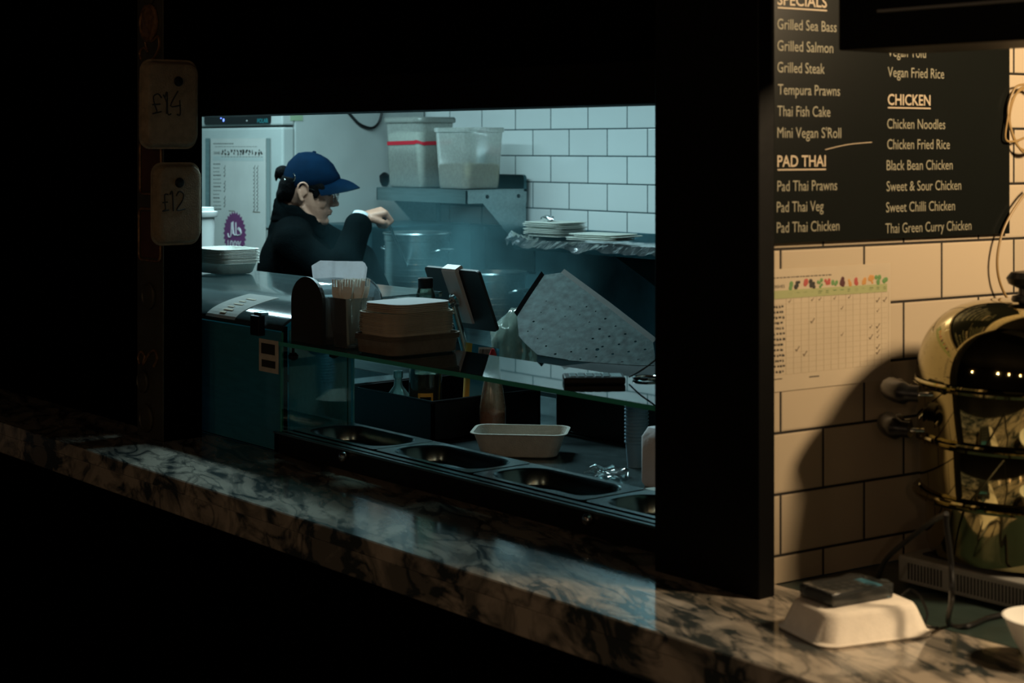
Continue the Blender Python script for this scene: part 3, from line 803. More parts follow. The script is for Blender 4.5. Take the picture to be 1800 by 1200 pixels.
for yy in (4.12, 4.28):
    MB().lathe([(.008, 0), (.008, .002), (.004, .004)], n=12).xf(Matrix.Translation(V((SX1, yy, sz - .028)) - V(sh.location)) @ Matrix.Rotation(PI / 2, 4, 'Y')).build('rivet', 'blackplastic', sh)
def tub(label, cx, cy, lx, ly, h, fill, fillmat, grow=.022, lidded=False):
    t = thing('storage_tub', label, 'tub', (cx, cy, sz + .0005), 0, 'frosted tubs on the wall shelf')
    g = grow
    L = [(lx - .03, ly - .03, .02, .0), (lx - .008, ly - .008, .03, .004), (lx, ly, .034, .014), (lx + g, ly + g, .036, h - .022), (lx + g, ly + g, .036, h - .020), (lx + g + .012, ly + g + .012, .04, h - .018), (lx + g + .013, ly + g + .013, .04, h - .002), (lx + g + .008, ly + g + .008, .04, h)]
    rrloft(L, True, False).build('tub_body', 'milky', t, smooth=True)
    e = .008; k = fill / h
    m = rrloft([(lx - .03, ly - .03, .02, .008), (lx - e, ly - e, .03, .018), (lx - e + g * k, ly - e + g * k, .03, fill), (lx - .05, ly - .05, .02, fill + .006)])
    for v in m.bm.verts:
        if v.co.z > fill - .01: v.co.z += noise.noise(v.co * 30) * .012
    m.build('contents', fillmat, t, smooth=True)
    return t, L
t1, _ = tub('taller frosted tub of white flour with red tape band on wall shelf', -5.625, 4.115, .235, .17, .285, .225, 'rice', .02)
m = MB(); hh = .185; g = .02 * hh / .285
a_ = rr(.235 + g + .004, .17 + g + .004, .036, hh - .007); b_ = rr(.235 + g + .004, .17 + g + .004, .036, hh + .007)
for i, v in enumerate(a_): v.z += .004 * math.sin(i * .9)
for i, v in enumerate(b_): v.z += .004 * math.sin(i * .9 + .4)
m.loft([a_, b_], False, False).build('red_tape', 'redtape', t1)
L = [(.272, .207, .042, .268), (.275, .21, .042, .272), (.275, .21, .042, .284), (.268, .20, .04, .290)]
rrloft(L).build('lid', 'milky', t1, smooth=True)
tub('shorter frosted tub half full of brown crumbs nearest the shelf end', -5.295, 4.118, .20, .18, .245, .095, 'nuts')
m = MB().lathe([(.026, 0), (.034, .02), (.036, .045), (.020, .062)], n=20)
p = P(671, 328, Y=4.13); o = m.build('black_jar', 'blackplastic', smooth=True, loc=(p.x, 4.13, sz + .0005)); tag(o, 'small black jar on wall shelf left of the taller tub', 'jar')

# stock pots
def stockpot(px, Y, r, h, label, zb=.905, py_rim=None):
    p = P(px, 0, Y=Y)
    if py_rim: h = P(px, py_rim, Y=Y).z - zb
    t = thing('stock_pot', label, 'pot', (p.x, Y, zb), 0)
    m = MB().lathe([(r * .97, 0), (r, .01), (r, h - .03), (r + .003, h - .028), (r + .003, h - .006), (r + .008, h - .002), (r + .006, h + .003), (r - .002, h), (r - .004, h - .02), (r - .004, .012), (.01, .01)], n=48)
    m.build('pot_body', 'steel', t, smooth=True)
    for k in range(2):
        a_ = k * PI + .15; q = V((math.cos(a_), math.sin(a_), 0)); tg = V((-q.y, q.x, 0))
        MB().tube([q * r - tg * .045 + V((0, 0, h - .07)), q * (r + .035) - tg * .035 + V((0, 0, h - .06)), q * (r + .035) + tg * .035 + V((0, 0, h - .06)), q * r + tg * .045 + V((0, 0, h - .07))], .005, 8, smooth=4).build('handle', 'steel', t, smooth=True)
    m = MB()
    for k in range(7): m.lathe([(r + .0005, h - .09 - k * .022), (r + .0012, h - .094 - k * .022), (r + .0005, h - .098 - k * .022)], n=48, cap0=False, cap1=False)
    m.build('ribs', 'steel', t, smooth=True)
    return t
stockpot(733, 3.83, .125, .44, 'tall ribbed steel stock pot steaming in front of the cook', py_rim=409)
stockpot(868, 4.02, .12, .4, 'squat steel stock pot on range behind the tablet', py_rim=478)
# sink/tray panel behind pot (pale rectangle)
a = P(851, 470, Y=4.30); b = P(938, 403, Y=4.30)
o = MB().box((a.x, 4.298, a.z), (b.x, 4.311, b.z), .002).build('steel_tray', 'steeldark'); tag(o, 'flat steel tray leaning on splashback left of the foil shelf', 'tray')

# foil covered shelf
FY2 = 3.98
zf = P(1025, 432, Y=FY2).z
fx0 = P(903, 0, Y=FY2).x
fs = thing('foil_shelf', 'steel shelf lined with crumpled foil under the white tiles at right', 'shelf', (fx0, FY2, zf))
MB().box((0, .0, -.030), (2.2, .33, -.004), .002).build('shelf_board', 'steeldark', fs)
m = MB(); n1, n2 = 130, 12; grid = []
for i in range(n1 + 1):
    row = []
    for j in range(n2 + 1):
        x = -.03 + 1.3 * i / n1; y = -.016 + .34 * j / n2; z = -.001
        if j == 0: z = -.020 + .022 * noise.noise(V((i * .11, 0, 3)))
        if j == 1: z = .006
        if j == 0: y = -.024
        z += abs(noise.noise(V((x * 26, y * 26, 1)))) * (.007 if i > 8 else .03) + .001
        if i < 7: z += .012 * math.sin(i * 2.2 + j) + .010 * (6 - i) / 6
        row.append(m.bm.verts.new((x, y + noise.noise(V((x * 30, y * 30, 5))) * .006, z)))
    grid.append(row)
for i in range(n1):
    for j in range(n2): m.face([grid[i][j], grid[i + 1][j], grid[i + 1][j + 1], grid[i][j + 1]])
m.build('foil_lining', 'foil', fs)
for xb in (.5, 1.4):
    m = MB(); m.prism([(.04, -.03), (.33, -.03), (.33, -.20)], 'x', xb, xb + .005); m.build('bracket', 'steeldark', fs)
# stacks of flat bread / paper plates on foil shelf
def flat_stack(px, Y, n, lx, ly, dz, rz, mm, label, cat, name, group, z0, jit=.006, seed=1, cr=.03, th=.7):
    r = random.Random(seed); p = P(px, 0, Y=Y); proto = None
    for k in range(n):
        if proto is None:
            m = rrloft([(lx * .9, ly * .9, cr, 0), (lx, ly, cr, dz * .35), (lx, ly, cr, dz * .62), (lx * .9, ly * .9, cr, dz * .55)])
            o = proto = m.build(name, mm, smooth=True, loc=(0, 0, 0))
        else: o = copy_tree(proto)
        o.location = (p.x + r.uniform(-jit, jit), Y + r.uniform(-jit, jit), z0 + k * dz); o.rotation_euler = (0, 0, rz + r.uniform(-.04, .04))
        tag(o, ORD[n - 1 - k] + ' of ' + label, cat, group)
flat_stack(975, 4.14, 9, .20, .17, .0062, .05, 'bread', 'thin flat trays in the taller foil shelf stack', 'tray', 'flat_tray', 'taller stack of flat trays on the foil shelf', zf + .016, seed=2)
flat_stack(1062, 4.10, 4, .22, .16, .0062, .2, 'bread', 'flat trays in low foil shelf stack near pillar', 'tray', 'flat_tray', 'low stack of flat trays on the foil shelf', zf + .016, jit=.014, seed=4)
m = MB().ball((0, 0, 0), (.035, .02, .012), 14)
for v in m.bm.verts: v.co += v.co.normalized() * noise.noise(v.co * 120) * .008
p = P(963, 391, Y=4.14); o = m.build('foil_scrap', 'foil', loc=(p.x, 4.14, zf + .016 + 9 * .0062 + .009)); tag(o, 'crumpled foil scrap on top of the taller tray stack', 'foil')

# ------------------------------------------------------------------ person
HC = P(541, 338, D=6.06)      # head centre between the ears
PR = math.radians(48)
hips = V((HC.x, HC.y, 0))
per = thing('person', 'cook in navy cap, glasses and black jacket reaching right hand over the pot', 'person', (hips.x, hips.y, 0), PR)
hz = HC.z
HM = Matrix.Translation((0, 0, hz)) @ Matrix.Rotation(math.radians(11), 4, 'Y') @ Matrix.Scale(1.06, 4)
def slice_pts(z, xf, xb, wd, n=28, pw=2.3):
    cx, a_ = (xf + xb) / 2, (xf - xb) / 2; out = []
    for i in range(n):
        t = 2 * PI * i / n; c, s_ = math.cos(t), math.sin(t)
        out.append(V((cx + a_ * math.copysign(abs(c) ** (2 / pw), c), wd * math.copysign(abs(s_) ** (2 / pw), s_), z)))
    return out
SL = [(-0.106, 0.062, 0.02, 0.024), (-0.1, 0.078, 0.005, 0.036), (-0.09, 0.084, -0.005, 0.043), (-0.078, 0.082, -0.02, 0.05), (-0.066, 0.084, -0.04, 0.056), (-0.052, 0.086, -0.0534, 0.061), (-0.038, 0.084, -0.0641, 0.066), (-0.02, 0.083, -0.0712, 0.07), (-0.002, 0.083, -0.0774, 0.073), (0.012, 0.082, -0.0819, 0.074), (0.026, 0.086, -0.0846, 0.0755), (0.04, 0.092, -0.0854, 0.076), (0.06, 0.089, -0.0846, 0.075), (0.085, 0.078, -0.0774, 0.069), (0.105, 0.06, -0.0641, 0.056), (0.118, 0.035, -0.05, 0.038), (0.124, 0.01, -0.025, 0.014)]
bm_ = MB()
h = MB().loft([slice_pts(*s) for s in SL])
# nose
h.loft([[V((.080, -.007, .022)), V((.080, .007, .022)), V((.088, .004, .022)), V((.088, -.004, .022))],
        [V((.078, -.010, .004)), V((.078, .010, .004)), V((.098, .005, .004)), V((.098, -.005, .004))],
        [V((.076, -.015, -.014)), V((.076, .015, -.014)), V((.109, .007, -.014)), V((.109, -.007, -.014))],
        [V((.076, -.017, -.026)), V((.076, .017, -.026)), V((.108, .007, -.027)), V((.108, -.007, -.027))],
        [V((.076, -.012, -.032)), V((.076, .012, -.032)), V((.094, .005, -.033)), V((.094, -.005, -.033))]])
h.ball((.105, 0, -.020), (.0095, .010, .009), 12); h.ball((.090, -.011, -.024), (.010, .007, .007), 10); h.ball((.090, .011, -.024), (.010, .007, .007), 10)
# lips, chin, brow, cheek
h.ball((.085, 0, -.047), (.0115, .020, .0055), 12); h.ball((.084, 0, -.0565), (.011, .018, .0060), 12)
h.ball((.078, 0, -.085), (.013, .018, .014), 12)
h.ball((.082, 0, .034), (.012, .045, .008), 12)
h.ball((.052, -.042, -.024), (.026, .017, .026), 12); h.ball((.052, .042, -.024), (.026, .017, .026), 12)
h.tube([V((.0, -.060, -.045)), V((.02, -.056, -.072)), V((.06, -.032, -.092))], .012, 8); h.tube([V((.0, .060, -.045)), V((.02, .056, -.072)), V((.06, .032, -.092))], .012, 8)
# ears: rim, lobe, base
for sg in (-1, 1):
    e = [V((.010, sg * .076, .010)), V((.008, sg * .084, .026)), V((-.004, sg * .088, .034)), V((-.018, sg * .090, .028)), V((-.022, sg * .089, .010)), V((-.014, sg * .085, -.010)), V((-.004, sg * .080, -.026)), V((.004, sg * .076, -.024))]
    h.tube(e, .0042, 8, smooth=4)
    h.ball((-.004, sg * .079, .006), (.013, .005, .024), 12)
    h.ball((-.002, sg * .079, -.024), (.007, .004, .008), 10)
    h.ball((.008, sg * .078, .002), (.004, .005, .007), 8)
h.xf(HM)
me_t = bpy.data.meshes.new('t'); h.bm.to_mesh(me_t); bm_.bm.from_mesh(me_t); h.bm.free()
neckb = HM @ V((-.03, 0, -.05))
bm_.caps(neckb, (-.055, 0, 1.37), .052, .062)
SH_R, EL_R, WR_R = V((-.02, -.185, 1.350)), V((.150, -.245, 1.235)), V((.210, -.12, 1.450))
SH_L, EL_L, WR_L = V((-.01, .185, 1.365)), V((.16, .20, 1.28)), V((.26, .10, 1.14))
def torso(m, g=0.):
    m.ball((-.045, 0, 1.22), (.118 + g, .165 + g, .20 + g), 24)
    m.ball((-.085, 0, 1.02), (.115 + g, .150 + g, .20 + g), 24)
    m.ball((-.10, 0, .90), (.12 + g, .16 + g, .13 + g), 24)
    m.caps((-.05, 0, 1.40), SH_R, .055 + g, .055 + g); m.caps((-.05, 0, 1.40), SH_L, .055 + g, .055 + g)
    for A, B, c_ in ((SH_R, EL_R, WR_R), (SH_L, EL_L, WR_L)):
        m.caps(A, B, .052 + g, .040 + g); 
torso(bm_)
for (A, B) in ((EL_R, WR_R), (EL_L, WR_L)): bm_.caps(A, B, .040, .027)
def hand(m, wr, fwd, palm_n, size=1., curl=1.0):
    fwd = V(fwd).normalized(); pn = (V(palm_n) - fwd * V(palm_n).dot(fwd)).normalized(); sd = fwd.cross(pn).normalized()
    pts0 = wr + fwd * .008; pc_ = wr + fwd * .048
    for k, off in enumerate((-.027, -.009, .009, .027)):
        m.caps(wr + fwd * .012 + sd * off * .6, wr + fwd * .082 + sd * off - pn * .001, .015, .0125, 10)
        ln = (.036, .042, .040, .031)[k]
        b0 = wr + fwd * .084 + sd * off; d0 = (fwd * math.cos(.9 * curl) + pn * math.sin(.9 * curl)); p1 = b0 + d0 * ln
        d1 = (fwd * math.cos(2.1 * curl) + pn * math.sin(2.1 * curl)); p2 = p1 + d1 * ln * .68
        d2 = (fwd * math.cos(2.8 * curl) + pn * math.sin(2.8 * curl)); p3 = p2 + d2 * ln * .5
        m.tube([b0, p1], [.0105, .0098], 10); m.ball(p1, .0100, 10); m.tube([p1, p2], [.0096, .0088], 10); m.ball(p2, .0088, 10); m.tube([p2, p3], [.0086, .0078], 10); m.ball(p3, .0080, 10)
    t0 = wr + fwd * .030 - sd * .026 + pn * .006; t1_ = t0 + fwd * .034 - sd * .014 + pn * .020; t2 = t1_ + fwd * .020 + sd * .016 + pn * .014
    m.caps(t0, t1_, .0145, .0115, 10); m.caps(t1_, t2, .0112, .0090, 10)
hd_f = V((.85, .35, .22)); 
hand(bm_, WR_R, hd_f, (.35, .35, -1), curl=1.25)
hand(bm_, WR_L, (1, -.2, -.1), (.2, -.8, -.4), curl=.8)
# legs
for sg in (-1, 1):
    bm_.caps((-.10, sg * .085, .88), (-.06, sg * .10, .48), .082, .055); bm_.caps((-.06, sg * .10, .48), (-.10, sg * .105, .10), .052, .036)
    bm_.caps((-.10, sg * .105, .06), (.05, sg * .11, .045), .036, .03)
def remesh(mb, name, mm, parent, vox, smooth_it=4):
    me = bpy.data.meshes.new('tmp'); bmesh.ops.recalc_face_normals(mb.bm, faces=mb.bm.faces); mb.bm.to_mesh(me); mb.bm.free()
    o = bpy.data.objects.new('tmp', me); C.objects.link(o)
    md = o.modifiers.new('r', 'REMESH'); md.mode = 'VOXEL'; md.voxel_size = vox
    if smooth_it:
        sm = o.modifiers.new('s', 'SMOOTH'); sm.factor = .5; sm.iterations = smooth_it
    bpy.context.view_layer.update()
    m2 = bpy.data.meshes.new_from_object(o.evaluated_get(bpy.context.evaluated_depsgraph_get()))
    bpy.data.objects.remove(o); m2.name = name
    m2.materials.clear(); m2.materials.append(M[mm])
    for p_ in m2.polygons: p_.use_smooth = True
    o = bpy.data.objects.new(name, m2); C.objects.link(o); o.parent = parent
    return o
remesh(bm_, 'body', 'skin', per, .0034, 2)
# jacket
j = MB(); torso(j, .022)
for (A, B) in ((EL_R, WR_R), (EL_L, WR_L)):
    e_ = A + (B - A) * .86; j.caps(A, e_, .064, .048)
j.ball(WR_R * .86 + EL_R * .14, .052, 16)
j.caps((-.06, 0, 1.385), (-.052, 0, 1.425), .088, .082); j.ball((.02, 0, 1.27), (.085, .14, .10), 20); j.caps((-.03, -.17, 1.33), (.07, -.19, 1.22), .07, .07)
for k in range(7):     # soft folds
    a_ = -1.9 + k * .55
    j.tube([V((-.06 + .10 * math.cos(a_), .15 * math.sin(a_), 1.30)), V((-.07 + .135 * math.cos(a_ + .15), .175 * math.sin(a_ + .15), 1.15)), V((-.09 + .125 * math.cos(a_), .165 * math.sin(a_), 1.0))], .018, 8)
jk = remesh(j, 'jacket', 'cloth', per, .008, 6)
# stand-up collar (rolled)
m = MB()
for k, (r_, zo) in enumerate(((.082, 0), (.078, .022), (.074, .042), (.070, .056))):
    ring = []
    for i in range(28):
        t_ = 2 * PI * i / 28; ring.append(V((-.032 + (r_ + .006) * math.cos(t_), r_ * math.sin(t_), 1.415 + zo - .030 * math.cos(t_) + .006 * math.sin(5 * t_ + k))))
    m.tube(ring, .0155, 8, closed=True)
remesh(m, 'collar', 'cloth', jk, .006, 2)
m = MB().tube([WR_R * .93 + EL_R * .07, WR_R + (WR_R - EL_R).normalized() * .012], [.038, .033], 16); m.build('cuff', 'cuff', jk, smooth=True)
# trousers, shoes
m = MB(); m.ball((-.10, 0, .88), (.135, .175, .15), 20)
for sg in (-1, 1):
    m.caps((-.10, sg * .085, .86), (-.06, sg * .10, .48), .098, .07); m.caps((-.06, sg * .10, .48), (-.10, sg * .105, .12), .068, .055)
remesh(m, 'trousers', 'jeans', per, .010, 4)
for sg in (-1, 1):
    m = MB(); m.caps((-.13, sg * .105, .045), (.08, sg * .112, .042), .045, .042); m.ball((-.12, sg * .105, .07), .045)
    m.xf(Matrix.Scale(1, 4)); remesh(m, 'shoe', 'shoe', per, .008, 1)
# cap
CS = [(.022, .098, -.088, .0775), (.036, .101, -.094, .085), (.050, .100, -.094, .0855), (.070, .096, -.091, .083), (.090, .085, -.084, .076), (.110, .067, -.070, .064), (.126, .043, -.057, .046), (.135, .018, -.032, .024), (.138, -.002, -.010, .005)]
def cslice(z, xf, xb, wd, n=40):
    o_ = []
    for p_ in slice_pts(z, xf, xb, wd, n, 2.15):
        q_ = p_.copy(); q_.z += (.026 * (p_.x) / .1 - .001) * min(1, max(0, 1 - (z - .036) / .05)) + .0015 * noise.noise(p_ * 40)
        o_.append(q_)
    return o_
inner = [[p_ * .965 for p_ in cslice(*s)] for s in CS[::-1]]
m = MB(); m.loft(inner + [cslice(*s) for s in CS])
m.ball((-.004, 0, .139), (.007, .007, .004), 10)
m.xf(HM); cap_o = m.build('cap', 'navy', per, smooth=True)
m = MB(); top, bot = [], []
nr, na = 6, 18
for thick in (0, 1):
    G = []
    for i in range(nr + 1):
        row = []
        for k in range(na + 1):
            t_ = -1.15 + 2.3 * k / na; rr_ = 1 + .78 * i / nr * math.cos(t_ * .95) ** .6
            x = -.002 + .098 * math.cos(t_) * rr_; y = .083 * math.sin(t_) * (1 + .06 * i / nr)
            z = .068 - .017 * (i / nr) - .60 * y * y / .083 + .006 * math.sin(PI * i / nr) - .003 * thick
            row.append(m.bm.verts.new(V((x, y, z))))
        G.append(row)
    (top if not thick else bot).extend(G)
for g_ in (top, bot):
    for i in range(nr):
        for k in range(na): m.face([g_[i][k], g_[i + 1][k], g_[i + 1][k + 1], g_[i][k + 1]])
for k in range(na): m.face([top[nr][k], top[nr][k + 1], bot[nr][k + 1], bot[nr][k]])
m.xf(HM); m.build('brim', 'navy', cap_o, smooth=True)
m = MB(); m.tube([V((-.046, -.083, .056)), V((-.040, -.087, .052)), V((-.038, -.0885, .038)), V((-.044, -.0875, .030))], .0026, 6, smooth=4); m.ball((-.072, -.070, .030), .0045, 8)
m.xf(HM); m.build('strap_buckle', 'chrome', cap_o, smooth=True)
# hair
m = MB()
m.loft([slice_pts(-.042, -.030, -.080, .050), slice_pts(-.03, -.022, -.095, .066), slice_pts(-.010, -.014, -.101, .077), slice_pts(.015, -.010, -.101, .080), slice_pts(.042, .0, -.094, .080)])
for sg in (-1, 1):
    m.ball((.036, sg * .0705, .026), (.032, .008, .022), 14); m.ball((.040, sg * .0700, .006), (.012, .007, .018), 10); m.ball((.018, sg * .0735, .024), (.012, .006, .018), 10)
for k in range(16):
    a_ = rnd.uniform(-1.3, 1.3); x = -.066 - .026 * math.cos(a_); y = .068 * math.sin(a_)
    m.tube([V((x, y, -.01)), V((x - .004, y * 1.02, -.022)), V((x - .002 + rnd.uniform(-.006, .006), y * .95, -.036 - rnd.uniform(0, .010)))], [.011, .009, .003], 6)
m.xf(HM); remesh(m, 'hair', 'hair', per, .0035, 1)
m = MB(); bc_ = V((-.098, 0, .050)); m.ball(bc_, (.024, .026, .025), 16)
for k in range(14):
    a_ = 2 * PI * k / 14; m.tube([bc_ + V((-.006, .010 * math.sin(a_), .014 * math.cos(a_))), bc_ + V((-.019, .016 * math.sin(a_), .015 * math.cos(a_) - .004)), bc_ + V((-.018 + rnd.uniform(-.004, .006), .018 * math.sin(a_), .014 * math.cos(a_) - .016 - rnd.uniform(0, .01)))], [.008, .006, .0015], 6)
m.xf(HM); remesh(m, 'hair_bun', 'hair', per, .003, 0)
# glasses
m = MB()
for sg in (-1, 1):
    ring = [V((.100 - .10 * abs(.032 + .020 * math.cos(t)) * .4, sg * (.032 + .022 * math.cos(t)), .006 + .018 * math.sin(t))) for t in [2 * PI * i / 24 for i in range(24)]]
    m.tube(ring, .0013, 6, closed=True); m.tube([V((.096, sg * .053, .012)), V((.08, sg * .072, .014)), V((.0, sg * .079, .018)), V((-.012, sg * .082, .006))], .0014, 6)
m.tube([V((.104, -.010, .010)), V((.106, 0, .013)), V((.104, .010, .010))], .0013, 6)
m.xf(HM); gl = m.build('glasses', 'chrome', per, smooth=True)
m = MB()
for sg in (-1, 1):
    m.ball((.079, sg * .030, .010), (.008, .013, .007), 12)
m.xf(HM); m.build('eyes', 'ink', per, smooth=True)
m = MB()
for sg in (-1, 1): m.tube([V((.095, sg * .016, .030)), V((.094, sg * .034, .034)), V((.082, sg * .052, .028))], [.003, .004, .002], 6, smooth=3)
m.xf(HM); m.build('eyebrows', 'hair', per, smooth=True)
# ladle in hand
Mp = Matrix.Translation(per.location) @ Matrix.Rotation(PR, 4, 'Z')
g0 = Mp @ (WR_R + hd_f.normalized() * .085 + V((.01, .01, -.025)))
g1 = V((P(722, 0, Y=3.80).x, 3.80, 1.20))
o = MB().tube([g0 + (g0 - g1).normalized() * .05, g0, g1], .0045, 8); o.ball(g1, (.04, .04, .028), 14)
o = o.build('ladle', 'steel', smooth=True); tag(o, 'steel ladle held by the cook down into the stock pot', 'ladle')

# ================================================================== SERVERY
ZC = .945
wt = thing('service_worktop', 'glossy steel worktop behind the food pans on the staff side', 'worktop', (-3, 2.8, 0))
TW = Matrix.Translation((3, -2.8, 0))
MB().box((-4.56, 2.405, .905), (-2.16, 3.30, ZC), .003).xf(TW).build('top', 'worksteel', wt)
MB().box((-3.9, 2.42, .05), (-2.2, 3.25, .905)).xf(TW).build('body', 'steeldark', wt)

o = MB().box((-5.55, 2.41, .0), (-4.565, 2.90, ZC), .002).build('side_counter', 'steeldark'); tag(o, 'steel counter behind the curved display cabinet under the white tub', 'counter')
# pan rail
rail = thing('pan_rail', 'dark steel rail unit with steel-trimmed top edge holding the food pans', 'rail', (-2.83, 2.28, ZC))
TRl = Matrix.Translation(-V(rail.location))
zr = ZC + .053
m = MB().box((-3.575, 2.172, ZC + .003), (-2.0, 2.197, zr - .001), .002); m.box((-3.575, 2.385, ZC + .003), (-2.0, 2.402, zr - .001), .002)
m.box((-3.575, 2.172, ZC + .003), (-3.555, 2.40, zr - .001)); m.box((-3.575, 2.19, ZC + .003), (-2.0, 2.39, ZC + .012))
m.xf(TRl).build('frame', 'blackplastic', rail)
m = MB().box((-3.578, 2.188, zr - .001), (-2.0, 2.2035, zr + .0015), .0005); m.box((-3.578, 2.170, zr - .004), (-2.0, 2.180, zr + .001), .001)
m.xf(TRl).build('top_trim', 'steel', rail)
for px, py in ((605, 802), (1035, 912)):
    p = P(px, py, Y=2.168)
    MB().lathe([(.011, 0), (.011, .008), (.008, .012), (.004, .013)], n=18).xf(Matrix.Translation(p - V(rail.location)) @ Matrix.Rotation(PI / 2, 4, 'X')).build('screw_knob', 'chrome', rail, smooth=True)
pan0 = None
px_lab = ['farthest of the four empty steel food pans, beside the side glass', 'second empty steel food pan from the side glass', 'third empty steel food pan, in front of the pulp tray', 'nearest empty steel food pan, cut off by the black pillar']
for i, xc in enumerate((-3.377, -3.018, -2.656, -2.294)):
    if pan0 is None:
        pan0 = thing('food_pan', px_lab[0], 'food pan', (0, 0, 0), 0, 'food pans in the rail')
        L = [(.354, .176, .012, -.002), (.356, .178, .012, 0), (.354, .176, .012, .0012), (.320, .146, .060, .0008), (.312, .138, .060, -.004), (.300, .128, .056, -.034), (.28, .11, .05, -.037)]
        rrloft(L, False, True).build('pan_shell', 'pansteel', pan0, smooth=True); o = pan0
    else: o = copy_tree(pan0)
    o.location = (xc, 2.297, zr + .0025); o['label'] = px_lab[i]

# glass shelf over the pans
GZ = 1.222
X0g = -3.553
gs = thing('glass_shelf', 'raised green-edged glass shelf over the pans with side glass and clamps', 'glass shelf', (-2.9, 2.28, ZC))
TG = Matrix.Translation(-V(gs.location))
def gbox(m, a, b, edge_axes):
    old = set(m.bm.faces); m.box(a, b)
    for f in m.bm.faces:
        if f not in old:
            m_ax = max(range(3), key=lambda i: abs(f.normal.normalized()[i])) if f.normal.length else 0
            f.normal_update(); n_ = [abs(c_) for c_ in f.normal]; m_ax = n_.index(max(n_))
            f.material_index = 1 if m_ax in edge_axes else 0
m = MB(); m.mi('glass'); m.mi('glassedge'); m.cur = 0; gbox(m, (X0g, 2.170, GZ - .010), (-2.0, 2.405, GZ), (0, 1)); m.xf(TG).build('shelf_pane', None, gs)
m = MB(); m.mi('glassfront'); m.mi('glassedge'); m.cur = 0; gbox(m, (X0g, 2.176, ZC + .055), (X0g + .006, 2.372, GZ - .0105), (1, 2)); m.xf(TG).build('side_pane', None, gs)
for (px, py, yy) in ((525, 618, 2.20), (600, 632, 2.30), (613, 642, 2.35)):
    p = V((X0g + .02 + (.03 if yy > 2.25 else 0), yy, GZ - .0105)) - V(gs.location)
    m = MB().tube([p, p - V((0, 0, .022))], .0035, 8); m.lathe([(.004, 0), (.012, .004), (.013, .012), (.008, .018)], p - V((0, 0, .036)), 16); m.build('clamp_screw', 'blackplastic', gs, smooth=True)

# curved-top display cabinet at the left
XC1 = -3.565; XC0 = -5.3
dc = thing('display_cabinet', 'curved steel-topped glass display cabinet at the left of the hatch', 'display cabinet', (-4.0, 2.4, ZC))
TD = Matrix.Translation(-V(dc.location))
zg = CAM_Z - .450
prof = []
y0, zt0 = 2.185, zg
y1, zt1 = 2.44, CAM_Z - .388
for i in range(13):
    a_ = PI / 2 * i / 12; prof.append((y0 + (y1 - y0) * (1 - math.cos(a_)) ** .9, zt0 + (zt1 - zt0) * math.sin(a_)))
prof += [(2.68, CAM_Z - .3835)]
th_ = .006
outer = prof; innr = [(y + .004, z - th_) for y, z in prof]
m = MB(); m.prism(outer + innr[::-1], 'x', XC0, XC1)
m.xf(TD).build('curved_top', 'topglass', dc, smooth=True)
m = MB(); m.mi('frontglow'); m.mi('glassedge'); m.cur = 0; gbox(m, (XC0, 2.186, ZC + .003), (XC1, 2.192, zg - .008), (0, 2)); m.xf(TD).build('front_pane', None, dc)
m = MB().box((XC1 - .010, 2.194, ZC + .002), (XC1 - .002, 2.205, zg + .005)); m.xf(TD).build('corner_strip', 'black', dc)
m = MB().box((XC0, 2.400, ZC + .002), (XC1 - .002, 2.404, CAM_Z - .400)); m.xf(TD).build('rear_glow_pane', 'rearglow', dc)  # milky pane added so the cabinet interior glows teal
m = MB().box((XC1 - .005, 2.210, ZC + .002), (XC1, 2.392, CAM_Z - .455)); m.xf(TD).build('end_pane', 'endglow', dc)
m = MB().box((XC0, 2.21, ZC + .001), (XC1 - .006, 2.391, ZC + .012)); m.xf(TD).build('deck', 'steel', dc)
m = MB().box((XC0, 2.33, ZC + .14), (XC1 - .02, 2.39, ZC + .144)); m.xf(TD).build('inner_shelf', 'steelwall', dc)
m = MB().box((XC0, 2.20, 0.02), (XC1, 2.40, ZC - .035)); m.xf(TD).build('cabinet_base', 'void', dc)
m = MB().box((XC0, 2.66, ZC + .001), (XC0 + .02, 2.68, CAM_Z - .390)); m.box((XC0, 2.672, CAM_Z - .398), (XC1, 2.682, CAM_Z - .384), .001); m.xf(TD).build('rear_frame', 'steel', dc)
p = P(453, 568, Y=2.175) - V(dc.location)
m = MB().box((p.x - .022, p.y - .010, p.z - .030), (p.x + .020, p.y + .010, p.z + .020), .003); cl = m.build('clip', 'blackplastic', dc)
MB().box((p.x - .018, p.y - .002, p.z + .019), (p.x + .018, p.y + .022, p.z + .028), .002).build('clip_plate', 'steel', cl)
a = P(455, 651, Y=2.184) - V(dc.location); b = P(489, 600, Y=2.184) - V(dc.location)
stk = MB().box((a.x, -.2155, a.z), (b.x, -.2145, b.z)).build('sticker', 'kraft', dc)
m = MB().box((a.x + .014, -.2165, a.z + .012), (b.x - .014, -.2154, a.z + .030)); m.box((a.x + .012, -.2165, a.z + .045), (b.x - .016, -.2154, b.z - .010)); m.build('sticker_print', 'ink', stk)
